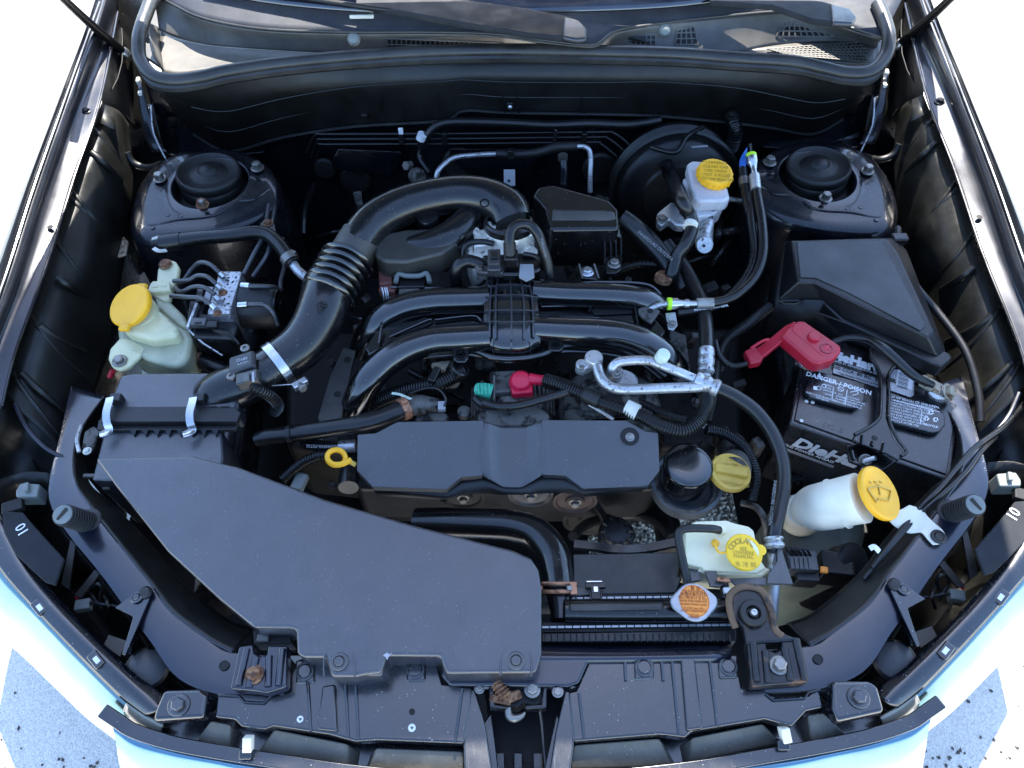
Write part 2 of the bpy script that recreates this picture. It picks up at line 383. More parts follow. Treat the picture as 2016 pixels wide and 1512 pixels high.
# ================= CAR BODY =================
car = thing('car_body', 'dark navy car body shell around the open engine bay', 'car', (1016, 756, -.6))
for s in (1, -1):
    SIDE[0] = s
    # fender: outside drop, outer edge, crease, inner edge, flange, lip
    rows = [
     [(190,-120,-.25),(205,-140,.115),(222,-130,.13),(235,-130,.125),(262,-120,.10),(285,-120,.07)],
     [(150,10,-.15),(178,0,.115),(196,5,.125),(208,8,.12),(225,20,.09),(232,20,.075)],
     [(80,210,-.15),(105,200,.10),(126,202,.108),(146,196,.10),(160,198,.078),(197,199,.072)],
     [(0,390,-.15),(40,366,.088),(66,372,.095),(84,378,.085),(96,384,.070),(146,350,.058)],
     [(-60,560,-.15),(-18,530,.074),(14,535,.08),(34,540,.07),(48,545,.055),(94,520,.048)],
     [(-120,740,-.17),(-78,700,.05),(-46,704,.056),(-24,706,.045),(-12,706,.03),(32,688,.028)],
     [(-150,900,-.2),(-110,860,.02),(-76,860,.026),(-50,850,.015),(-30,840,.01),(4,800,.01)]]
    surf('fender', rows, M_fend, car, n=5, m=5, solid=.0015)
    # little lip of the flange
    tube('fender_lip', [(232,24,.076),(197,199,.074),(146,350,.060),(94,520,.050),(32,688,.030),(4,800,.012)], 2.6, M_zinc if False else M_paint, car, seg=8)
    tube('fender_crease', [(196,5,.127),(126,202,.110),(66,372,.097),(14,535,.082),(-46,704,.058)], 3.4, M_outer, car, seg=8)
    # sheet behind the liner, hinge pocket, blackened for the shade there
    surf('side_panel', [[(232,20,.07),(262,60,.02),(275,150,-.05)],[(200,190,.06),(235,200,.0),(285,200,-.1)],[(215,205,.03),(250,230,-.05),(300,300,-.16)]], M_dark, car)
    surf('cowl_side', [[(236,-60,.13),(300,-60,.16),(330,-60,.17)],[(232,-20,.10),(280,-10,.13),(318,0,.14)],[(228,30,.06),(262,40,.08),(300,30,.11)],[(226,100,.02),(256,100,.03),(292,100,.05)],[(222,170,-.03),(262,190,-.04),(300,190,-.01)],[(220,230,-.10),(270,260,-.10),(320,280,-.08)],[(205,300,-.26),(280,320,-.26),(340,320,-.26)]], M_ins, car, n=3, m=4, solid=.002)
    # strut tower
    hub = (415, 358); bd = [(300,322),(350,298),(430,290),(500,306),(545,345),(548,400),(505,436),(430,462),(350,474),(268,474),(252,430),(268,370)]
    B = crom([P(x, y, -.028) for x, y in bd+bd[:1]], 5)[:-1]; n = len(B)
    cen = P(415, 362, -.02); cenw = cen
    order = [math.atan2((b-cen).y, (b-cen).x) for b in B]
    V = []; F = []; rin = 73/ppm(cen); zr = -.018
    prof = [('i', .97, -.035), ('i', 1.0, zr), ('i', 1.05, zr+.002), (.25, 0, zr-.004), (.6, 0, zr-.004), (.85, 0, zr-.007), (.96, 0, zr-.014), (1.0, 0, zr-.03), (1.06, 0, -.10), (1.10, 0, -.45)]
    for f, q, z in prof:
        for k in range(n):
            d = B[k]-cen; d.z = 0; u = d.normalized()
            I = cen + Vector((u.x, u.y, 0))*rin
            p = cen + Vector((u.x, u.y, 0))*rin*q if f == 'i' else I.lerp(Vector((B[k].x, B[k].y, 0)), f) if f <= 1 else cen+d*f
            V.append(Vector((p.x, p.y, z)))
    for i in range(len(prof)-1):
        for k in range(n): F.append((i*n+k, i*n+(k+1) % n, (i+1)*n+(k+1) % n, (i+1)*n+k))
    tw = mk('strut_tower', V, F, M_tower, car, ang=70)
    for (x, y) in ((330,423),(356,424),(300,448)):
        lathe('dimple', (x, y, zr-.0035), [(5,0),(4.4,.45),(3,.1),(.1,.05)], M_tower, tw, seg=12)
    tube('stamped_ridge', [(283,438,-.030),(300,444,-.024),(350,432,-.021),(400,428,-.021),(430,420,-.021),(462,398,-.021),(500,392,-.021),(530,372,-.024)], 3.0, M_tower, tw, seg=8)
    # apron wall inside, frame rail under
    surf('inner_apron', [[(262,250,-.12),(268,300,-.3),(275,380,-.5)],[(245,420,-.14),(262,500,-.3),(275,560,-.5)],[(215,600,-.14),(250,680,-.3),(280,740,-.5)],[(180,790,-.14),(225,850,-.3),(260,900,-.5)],[(140,900,-.14),(205,980,-.3),(250,1020,-.5)]], M_paint, car)
    surf('inner_wheelhouse', [[(232,-10,.06),(225,60,-.2),(220,120,-.52)],[(240,120,.05),(215,240,-.2),(200,340,-.52)],[(200,215,.03),(170,340,-.2),(150,470,-.52)],[(140,360,.02),(110,480,-.2),(95,600,-.52)],[(85,530,.01),(60,650,-.2),(50,760,-.52)],[(25,700,-.01),(10,800,-.2),(20,900,-.52)],[(-20,820,-.03),(-15,910,-.2),(0,1010,-.52)]], M_dark, car, n=3, m=3, solid=.002)
    surf('corner_panel', [[(-60,640,.0),(30,690,-.03),(60,760,-.06),(170,830,-.10)],[(-60,780,-.01),(0,800,-.03),(60,850,-.10),(140,900,-.12)],[(-60,860,-.02),(-30,870,-.06),(50,900,-.13),(120,930,-.13)],[(-60,960,-.03),(-30,960,-.10),(50,960,-.15),(110,980,-.13)],[(-60,1030,-.05),(-20,1030,-.12),(60,1030,-.18),(130,1050,-.14)],[(0,1130,-.09),(50,1140,-.2),(120,1140,-.22),(200,1130,-.16)]], M_liner, car, n=3, m=3, solid=.002)
    surf('headlamp_bulkhead', [[(60,900,-.13),(60,960,-.52)],[(140,1060,-.13),(180,1100,-.52)],[(240,1200,-.13),(300,1220,-.52)],[(340,1340,-.10),(380,1330,-.52)],[(460,1420,-.10),(480,1400,-.52)]], M_dark, car, n=3, m=2, solid=.002)
    tube('panel_seam', [(30,795,.0),(52,840,-.01),(90,882,-.02),(134,905,-.03)], 4.5, M_beam, car, seg=8)
    # frame beam running to the core support
    bo_ = [(140,760),(120,850),(97,945),(102,1000),(136,1054),(198,1130),(243,1192),(297,1264),(354,1338),(446,1370),(560,1374)]
    bi_ = [(205,780),(152,862),(147,945),(178,998),(224,1058),(262,1106),(296,1147),(337,1203),(410,1258),(457,1284),(560,1290)]
    bz_ = [-.055,-.035,-.018,-.012,-.010,-.010,-.012,-.014,-.016,-.018,-.018]
    beam = [[(o[0]-3, o[1]+2, z-.05), (o[0], o[1], z-.006), (o[0]*.94+i_[0]*.06, o[1]*.94+i_[1]*.06, z), (o[0]*.5+i_[0]*.5, o[1]*.5+i_[1]*.5, z+.001), (o[0]*.06+i_[0]*.94, o[1]*.06+i_[1]*.94, z), (i_[0], i_[1], z-.001)] for o, i_, z in zip(bo_, bi_, bz_)]
    bb = surf('frame_beam', beam, M_beam, car, n=4, m=5, solid=.002)
    fl = [[(205,780,-.055),(215,790,-.09)],[(152,862,-.035),(170,870,-.075)],[(147,945,-.018),(172,945,-.05)],[(178,998,-.012),(210,985,-.045)],[(224,1058,-.010),(256,1030,-.045)],[(262,1106,-.010),(300,1078,-.045)],
          [(296,1147,-.012),(345,1135,-.045)],[(337,1203,-.014),(385,1172,-.045)],[(410,1258,-.016),(450,1222,-.045)],[(457,1284,-.018),(500,1240,-.045)]]
    surf('beam_flange', fl, M_liner, bb, n=5, m=5, solid=.0015)
    tube('flange_edge', [r[1] for r in fl], 2.2, M_seal, bb, seg=8)
    tube('beam_edge', [r[0] for r in fl], 1.8, M_outer, bb, seg=8)
    lathe('beam_hole', (441,1310,-.015), [(10,0),(10,.4),(8.5,.6),(8,0),(.1,-.1)], M_dark, bb, seg=20)
SIDE[0] = 1
# firewall and cowl front in navy metal
fwl = [[PY(x, y, .745) for x, y in ((240,270),(330,230),(520,220),(800,200),(1000,190),(1250,200),(1500,215),(1690,230),(1780,270))],
       [PY(x, y, .735) for x, y in ((260,390),(340,380),(520,350),(800,330),(1000,325),(1250,330),(1500,350),(1690,380),(1760,400))],
       [PY(x, y, .70) for x, y in ((260,500),(350,500),(520,470),(800,440),(1000,430),(1250,440),(1500,470),(1690,500),(1760,520))],
       [PY(x, y, .66) for x, y in ((260,700),(360,700),(520,700),(800,700),(1000,700),(1250,700),(1500,700),(1690,700),(1760,700))]]
fw = surf('firewall', fwl, M_tower, car, n=3, m=4, disp=lambda v: v+Vector((0, -.012*mnoise.noise(v*9), 0)))
for (x, y, r) in ((700,352,30),(905,320,34),(1180,330,34),(640,330,22)):
    c = PY(x, y, .715); lathe('grommet', c, [(r,0),(r,5),(r*.85,9),(r*.3,10),(.1,10)], M_rubber, fw, axis=(0,-1,.15), seg=28)
prism('raised_pad', [PY(665,290,.70),PY(790,296,.70),PY(765,330,.69),PY(650,315,.69)], 0, .03, M_tower, fw, bevel=.006)
prism('raised_pad', [PY(880,290,.70),PY(1060,290,.70),PY(1030,350,.69),PY(985,372,.69)], 0, .03, M_tower, fw, bevel=.006)
# lower surroundings of the bay
def quad(name, pts, m, par=None, solid=.002): return mk(name, [V3(p) for p in pts], [tuple(range(len(pts)))], m, par, solid=solid)
o0 = P(1150, 955, -.52); o1 = P(1465, 1095, -.52)
ax0, ax1, ay0, ay1 = -.86, .86, -.545, .86
x0, x1, y0, y1 = o0.x, o1.x, o1.y, o0.y
Vt = [(-.56,ay0,-.52),(.56,ay0,-.52),(ax1,ay1,-.52),(ax0,ay1,-.52),(x0,y0,-.52),(x1,y0,-.52),(x1,y1,-.52),(x0,y1,-.52),(.84,-.30,-.52),(-.84,-.30,-.52)]
mk('undertray', [Vector(v) for v in Vt], [(0,1,5,4),(1,8,5),(8,2,6,5),(2,3,7,6),(3,9,4,7),(9,0,4)], M_dark, car, smooth=False, solid=.004)
for s in (1, -1):
    SIDE[0] = s
    tube('frame_rail', [(470,420,-.30),(480,700,-.32),(450,1000,-.32),(430,1180,-.26)], 46, M_tower, car, seg=12, flat=1.2)
SIDE[0] = 1
# radiator support upper bar
tie = [[(1020,1262,-.05),(1200,1268,-.05),(1440,1262,-.05)],[(1020,1276,-.018),(1200,1280,-.018),(1440,1276,-.018)],[(1020,1296,-.010),(1200,1296,-.010),(1440,1292,-.010)],[(1020,1312,-.02),(1200,1310,-.02),(1440,1308,-.02)]]
surf('radiator_tie_bar', tie, M_beam, car, n=4, m=4, solid=.002)
prism('crossmember', [(560,1200),(1060,1200),(1060,1290),(560,1290)], -.05, .05, M_beam, car, bevel=.006)
prism('latch_plate', [(868,1300),(1065,1290),(1100,1285),(1165,1290),(1140,1345),(1120,1352),(885,1350),(868,1330)], -.012, .02, M_beam, car, bevel=.004)
# painted front bumper
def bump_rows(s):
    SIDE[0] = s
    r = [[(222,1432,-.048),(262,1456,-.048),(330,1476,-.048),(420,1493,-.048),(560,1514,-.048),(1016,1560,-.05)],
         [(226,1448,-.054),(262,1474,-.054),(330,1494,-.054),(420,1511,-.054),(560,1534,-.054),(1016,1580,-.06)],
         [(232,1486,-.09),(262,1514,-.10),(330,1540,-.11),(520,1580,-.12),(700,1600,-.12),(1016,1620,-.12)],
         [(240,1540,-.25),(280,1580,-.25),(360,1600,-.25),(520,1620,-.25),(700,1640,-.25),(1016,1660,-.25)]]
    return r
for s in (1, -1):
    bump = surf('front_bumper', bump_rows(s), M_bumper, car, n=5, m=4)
SIDE[0] = 1
# open hood above the bay
hy, hz, ang = .87, .27, math.radians(70)
def hp(x, t, off=0): return Vector((x, hy-math.cos(ang)*t-math.sin(ang)*off, hz+math.sin(ang)*t-math.cos(ang)*off))
hrows = []
for t, wd in ((0,.77),(.25,.785),(.58,.785),(.90,.785),(1.15,.76),(1.27,.66),(1.31,.50)):
    hrows.append([hp(wd*u, t, .03*(u*u)) for u in (-1,-.8,-.5,-.2,0,.2,.5,.8,1)])
hood = surf('hood', hrows, M_paint, car, n=3, m=3, solid=.004)
surf('hood_inner_frame', [[p+Vector((0,-.02,-.016)) for p in [hp(wd*u*.94, t, .03*u*u+.0) for u in (-1,-.6,-.2,.2,.6,1)]] for t, wd in ((.03,.74),(.3,.76),(.7,.76),(1.0,.70),(1.15,.60))], M_beam, hood, n=3, m=3, solid=.006, disp=lambda v: v+Vector((0,-.01*math.sin(v.x*18),-.01*math.sin(v.z*22))))
# ================= FENDER LINERS =================
for s in (1, -1):
    SIDE[0] = s
    t = thing('fender_liner', ('black moulded fender liner along the bay beside the power steering tank' if s > 0 else 'black moulded fender liner along the bay beside the battery'), 'fender liner', (180, 500, -.1), 'moulded fender liners')
    rows = [[(200,204,.050),(214,210,.03),(236,222,.0),(252,244,-.05)],
            [(174,275,.045),(196,290,.04),(226,312,.0),(262,345,-.07)],
            [(150,350,.038),(170,364,.028),(205,392,-.01),(258,430,-.10)],
            [(122,440,.030),(146,458,.02),(188,492,-.02),(240,530,-.12)],
            [(97,520,.026),(120,538,.014),(160,574,-.03),(228,612,-.13)],
            [(64,606,.016),(92,634,.004),(134,668,-.04),(208,706,-.13)],
            [(36,690,.0),(60,716,-.010),(104,752,-.05),(172,806,-.12)],
            [(12,770,-.012),(38,806,-.025),(84,850,-.06),(136,900,-.11)]]
    def wav(v):
        return v+Vector((0,0,.0015*math.sin((v.y)*34+v.x*10)+.001*mnoise.noise(v*14)))
    surf('liner_panel', rows, M_liner, t, n=7, m=7, solid=.002, disp=wav)
    for q in ([(140,392,.034),(170,420,.012),(215,462,-.06)],[(112,545,.024),(140,566,.0),(190,596,-.08)],[(78,640,.01),(112,664,-.02),(170,690,-.08)],[(180,300,.047),(206,322,.028),(240,356,-.035)],[(42,735,-.006),(80,770,-.03),(130,812,-.08)]):
        tube('moulded_rib', q, [7,6,4], M_liner, t, seg=10)
    def lp(u, v):
        r = [[V3(p) for p in q] for q in rows]; a = v*(len(r)-1); i = min(len(r)-2, int(a)); f = a-i; b = u*3; j = min(2, int(b)); h = b-j
        return r[i][j].lerp(r[i][j+1], h).lerp(r[i+1][j].lerp(r[i+1][j+1], h), f)+Vector((0,0,.004))
    for v in (.10,.33,.50,.74,.93): tube('pressed_step', [lp(.06, v), lp(.3, v+.012), lp(.62, v+.03), lp(.96, v+.05)], [4,5,4,2], M_liner, t, seg=8)
    surf('mounting_tab', [[(201,205,.056),(222,214,.04)],[(190,240,.055),(228,258,.035)]], M_liner, t, n=2, m=2, solid=.002)
SIDE[0] = 1
for (x, y) in ((170,219),): bolt((x, y, .073), 6, M_paint, car)
SIDE[0] = -1; bolt((170,219,.073), 7, M_tower, car); SIDE[0] = 1
for s in (1, -1):
    SIDE[0] = s
    lathe('panel_hole', (99,447,.0615), [(6,0),(6,.6),(4,.8),(.1,.8)], M_dark, car, seg=14)
SIDE[0] = 1
# ================= COWL =================
cw = thing('cowl_panel', 'grey plastic cowl trim with vent grilles below the windshield', 'cowl', (1010, 60, .05))
edge = [(300,-14),(340,8),(400,36),(520,57),(690,63),(830,63),(960,66),(1060,78),(1150,88),(1180,84),(1215,60),(1300,46),(1440,30),(1545,22),(1600,28),(1680,56),(1738,74)]
ew = [P(x, y, .135) for x, y in edge]
back = [P(270+ (1790-270)*i/16, -26-abs(i-8)*.5, .155) for i in range(17)]
mid = [a.lerp(b, .5)+Vector((0,0,.004)) for a, b in zip(back, ew)]
surf('upper_shelf', [back, mid, ew], mat('cowl_blue_grey_plastic', (.030,.033,.042), .55, dust=.2, bump=.3, bs=500, spec=.25), cw, n=3, m=3, solid=.003)
tube('shelf_edge', ew, 2.6, M_seal, cw, seg=8, n=5)
low = [(315,60),(350,75),(410,88),(520,96),(690,104),(830,100),(960,98),(1060,99),(1150,101),(1180,101),(1215,102),(1300,103),(1440,104),(1520,90),(1600,84),(1680,84),(1728,92)]
lw = [P(x, y, .082) for x, y in low]
ew2 = [p+Vector((0,.002,-.004)) for p in ew]
surf('front_wall', [ew2, [a.lerp(b, .5)+Vector((0,.006,0)) for a, b in zip(ew2, lw)], lw], M_cowl, cw, n=4, m=4, solid=.003)
surf('trough_floor', [[(318,62,.082),(350,72,.080),(420,84,.078),(520,94,.076),(660,104,.074)],[(310,104,.078),(350,110,.074),(420,116,.074),(520,112,.074),(660,106,.074)],[(318,140,.075),(350,146,.074),(420,136,.074),(520,126,.074),(660,110,.074)]], M_cowl, cw, n=3, m=3, solid=.003)
surf('trough_end', [[(286,40,.135),(290,66,.135),(300,110,.13)],[(312,60,.08),(314,100,.078),(320,138,.076)]], M_cowl, cw, n=3, m=3, solid=.003)
def lattice(name, A, B, C, D, nx, ny, bw, m, par, lift=.003, backing=True, diag=False):
    """A,B top corners, C,D bottom corners (world), bars joined into one part over a plate blacked in as recess shade"""
    nrm = (B-A).cross(C-A).normalized()
    if nrm.dot(CC-A) < 0: nrm = -nrm
    q = lambda u, v: (A.lerp(B, u)).lerp(D.lerp(C, u) if False else D.lerp(C, u), v)
    V = []; F = []
    def bar(p0, p1, wv):
        o = len(V); h = nrm*.0022
        for p in (p0-wv, p0+wv, p1+wv, p1-wv): V.append(p+nrm*lift); V.append(p+nrm*lift-h)
        F.extend([(o,o+2,o+4,o+6),(o+1,o+7,o+5,o+3),(o,o+1,o+3,o+2),(o+2,o+3,o+5,o+4),(o+4,o+5,o+7,o+6),(o+6,o+7,o+1,o)])
    for i in range(nx+1):
        u = i/nx; sh = .0
        p0 = q(u, 0); p1 = q(u, 1); t = (p1-p0).normalized(); wv = t.cross(nrm)*bw/2
        if diag:
            u2 = min(1, u+.12); p1 = q(u2, 1)
        bar(p0, p1, wv)
    for j in range(ny+1):
        v = j/ny; p0 = q(0, v); p1 = q(1, v); wv = (p1-p0).normalized().cross(nrm)*bw/2
        bar(p0+nrm*.0003, p1+nrm*.0003, wv)
    g_ = mk(name, V, F, m, par, smooth=False, recalc=False)
    if backing:
        mk('vent_shade_plate', [p+nrm*.0006 for p in (A, B, C, D)], [(0,1,2,3)], M_dark, g_, smooth=False)
    return g_
L4 = lambda a, b, c, d: (P(*a), P(*b), P(*c), P(*d))
lattice('vent_grille', *L4((762,74,.118),(990,82,.118),(990,97,.090),(762,97,.090)), 24, 2, .0028, M_cowl, cw)
lattice('vent_grille', *L4((1218,64,.122),(1290,56,.122),(1290,90,.095),(1200,88,.095)), 9, 3, .0026, M_cowl, cw)
lattice('vent_grille', *L4((1334,54,.122),(1366,52,.122),(1374,88,.095),(1328,88,.095)), 4, 3, .0026, M_cowl, cw)
lattice('vent_grille', *L4((1542,28,.125),(1600,32,.125),(1640,72,.095),(1528,72,.095)), 9, 4, .0028, M_cowl, cw)
lattice('vent_grille', *L4((1600,34,.125),(1704,62,.122),(1700,78,.095),(1640,72,.095)), 9, 3, .0028, M_cowl, cw)
surf('floor_panel', [[(1440,104,.084),(1520,92,.083),(1600,84,.083),(1680,82,.083),(1728,90,.084)],[(1450,108,.074),(1530,116,.073),(1600,122,.072),(1680,128,.072),(1728,126,.072)]], M_cowl, cw, n=3, m=3, solid=.003)
lattice('floor_mesh', *L4((1510,98,.085),(1700,84,.085),(1712,124,.0795),(1545,110,.0795)), 22, 6, .0022, M_cowl, cw, diag=True)
for (x, y) in ((697,77),(1308,60)):
    lathe('clip', (x, y, .120), [(13,0),(13,3),(10,8),(5,10),(.1,11)], M_grey, cw, axis=(0,-.7,.7), seg=20)
prism('trough_base', [(270,-20),(1756,-20),(1750,100),(1700,138),(1560,110),(1000,92),(450,124),(334,142),(284,108)], .062, .01, M_cowl, cw)
# rubber seal
sl = [(300,-6,.156),(288,26,.152),(280,48,.150),(273,78,.142),(276,116,.125),(300,148,.112),(340,158,.106),(392,153,.105),(450,140,.106),(560,124,.107),(700,111,.108),(850,102,.110),(1010,99,.110),(1180,102,.110),(1330,106,.109),(1440,114,.108),(1560,122,.107),(1620,134,.106),(1670,144,.106),(1715,140,.112),(1742,112,.125),(1750,76,.142),(1742,40,.150),(1728,8,.156)]
seal = tube('hood_seal', sl, 13.5, M_seal, None, seg=16, n=7, flat=.9)
setp(seal, 'grey rubber weatherstrip curving round the edge of the cowl', 'seal')
tube('seal_lip', [(x, y+(15 if 290 < x < 1730 else 5), z-.012) for x, y, z in sl[2:-2]], 10, M_seal, seal, seg=8, n=6)
# navy metal behind/under the seal at the corners
surf('cowl_corner', [[PY(276,120,.765),PY(330,150,.765),PY(420,150,.765),PY(520,150,.765)],[PY(296,200,.76),PY(350,220,.76),PY(420,240,.76),PY(520,260,.76)],[PY(322,285,.74),PY(372,292,.74),PY(440,300,.74),PY(520,300,.74)],[(330,305,-.07),(372,308,-.07),(440,308,-.07),(520,300,-.07)]], M_tower, car, n=4, m=4, solid=.002)
SIDE[0] = -1
surf('cowl_corner', [[PY(276,120,.765),PY(330,150,.765),PY(420,150,.765),PY(520,150,.765)],[PY(296,200,.76),PY(350,220,.76),PY(420,240,.76),PY(520,260,.76)],[PY(322,285,.74),PY(372,292,.74),PY(440,300,.74),PY(520,300,.74)],[(330,305,-.07),(372,308,-.07),(440,308,-.07),(520,300,-.07)]], M_tower, car, n=4, m=4, solid=.002)
SIDE[0] = 1
# insulator panel
Yf = .735
xs = [318,380,450,560,700,870,915,1000,1190,1300,1440,1520,1600,1660,1700]
tp = [178,166,152,134,121,112,110,109,113,117,126,134,146,158,168]
bt = [190,262,296,268,247,236,216,220,223,227,240,250,262,232,196]
ins = thing('insulator_panel', 'matt black insulator panel hanging below the rubber weatherstrip', 'panel', (1010, 230, -.03))
r0 = [P(x, y, .092) for x, y in zip(xs, tp)]; r2 = [PY(x, y, Yf-.012) for x, y in zip(xs, bt)]
r1 = [a.lerp(b, .5)+Vector((0,-.012,0)) for a, b in zip(r0, r2)]
surf('panel_face', [r0, [a.lerp(b, .25)+Vector((0,-.016,0)) for a, b in zip(r0, r2)], r1, [a.lerp(b, .8)+Vector((0,-.004,0)) for a, b in zip(r0, r2)], r2], M_ins, ins, n=4, m=4, solid=.003)
for f in (.33, .66):
    tube('moulded_line', [a.lerp(b, f+.04*math.sin(i*1.3))+Vector((0,-.0185+.012*(f > .5),.0)) for i, (a, b) in enumerate(zip(r0[1:-1], r2[1:-1]))], 1.3, M_ins, ins, seg=6, n=4)
tube('lower_rim', [p+Vector((0,-.004,0)) for p in r2[1:-1]], 3.4, M_rubber, ins, seg=8, n=5)
for x in (748, 862, 990, 1018, 1145, 1262):
    a = PY(x, 186 if x < 1000 else 190, Yf-.028); b = PY(x+4, 222, Yf-.018)
    tube('stiffening_rib', [a, b], 1.6, M_ins, ins, seg=6, n=1)
box('clip', PY(1004,206,Yf-.022), (.014,.008,.012), M_rubber, ins, bevel=.002); lathe('rivet', PY(1004,211,Yf-.028), [(4,0),(4,2),(.1,3)], M_steel, ins, axis=(0,-1,.3), seg=10)
box('clip', PY(718,228,Yf-.016), (.015,.008,.010), M_ins, ins, bevel=.002)
# windshield
wb = [P(x, y, .158) for x, y in ((400,-14),(560,12),(760,27),(1010,27),(1260,20),(1420,4),(1600,-30))]
ws = surf('windshield', [wb, [p+Vector((0,.10,.055)) for p in wb], [p+Vector((0,.55,.30)) for p in wb]], M_glass, None, n=4, m=4, solid=.005)
setp(ws, 'dark tinted windshield glass rising behind the cowl', 'windshield')
# wipers
def wiper(lab, pts, z, pivot, extra):
    t = thing('wiper', lab, 'wiper', (pivot[0], pivot[1], z), 'windshield wipers')
    prism('wiper_arm', pts, z, .012, mat('wiper_grey_'+str(pivot[0]), (.022,.024,.028), .6, dust=.08, bump=.3, bs=600, spec=.25), t, bevel=.003)
    prism('arm_cover', extra, z+.004, .012, M_cover, t, bevel=.005)
    return t
w1 = wiper('long grey wiper arm lying over the middle of the cowl', [(700,-8),(921,0),(1040,16),(1129,34),(1129,74),(1040,66),(917,46),(800,24),(700,8)], .178, (1130,55), [(1110,32),(1140,38),(1156,56),(1155,76),(1135,78),(1108,72)])
tube('wiper_blade', [(560,-10,.175),(640,2,.175),(720,14,.175),(800,24,.172)], 5, M_rubber, w1, seg=8)
box('blade_clip', (712,33,.15), (.05,.006,.006), M_white, w1, bevel=.001)
w2 = wiper('short wiper arm over the grille end of the cowl', [(1396,-20),(1520,-12),(1620,2),(1662,14),(1650,44),(1600,38),(1520,10),(1400,2)], .178, (1660,30), [(1636,6),(1676,16),(1688,32),(1680,46),(1640,44)])
# gas struts
for s, lab in ((1, 'black gas strut on the driver-side-down hinge beside the pale cowl trough'), (-1, 'black gas strut beside the mesh end of the cowl')):
    SIDE[0] = s
    t = thing('gas_strut', 'black gas strut rising beside the plain trough end of the cowl' if s > 0 else lab, 'gas strut', (246, 106, .03), 'hood gas struts')
    tube('strut_tube', [(238,98,.05),(170,40,.16),(96,-30,.30)], [8.5,8.5,8.5], M_hose, t, seg=14)
    lathe('ball_joint', (247,106,.035), [(9,-6),(11,0),(10,8),(5,12),(.1,13)], M_steel, t, axis=(-.5,0,.8), seg=16)
    box('joint_bracket', (236,112,.02), (.03,.02,.006), M_zinc, t, rot=(20,20,30))
SIDE[0] = 1
# rocker hardware by the hinge pockets
for s in (1, -1):
    SIDE[0] = s
    t = thing('hinge_bracket', 'navy hood hinge leg by the power steering tank side of the cowl' if s > 0 else 'navy hood hinge leg by the battery side of the cowl', 'hinge', (285, 240, -.02), 'hood hinges')
    surf('hinge_leg', [[(272,165,.06),(280,165,.06)],[(276,215,.03),(292,212,.03)],[(284,262,-.01),(308,268,-.01)],[(300,300,-.03),(330,300,-.03)]], M_tower, t, n=3, m=3, solid=.004)
    box('hinge_stop', (273,160,.06), (.008,.016,.012), M_tape, t, rot=(0,0,10)); box('hinge_stop', (277,184,.05), (.008,.012,.01), M_tape, t)
    surf('hinge_gusset', [[(292,205,.03),(300,208,.03)],[(300,250,-.0),(304,262,-.0)],[(318,290,-.02),(330,318,-.03)]], M_pipe, t, n=3, m=3, solid=.003)
    tube('drain_hose', [(250,300,-.03),(262,320,-.05),(290,330,-.06),(322,322,-.05)], 7, M_rubber, t, seg=10)
SIDE[0] = 1
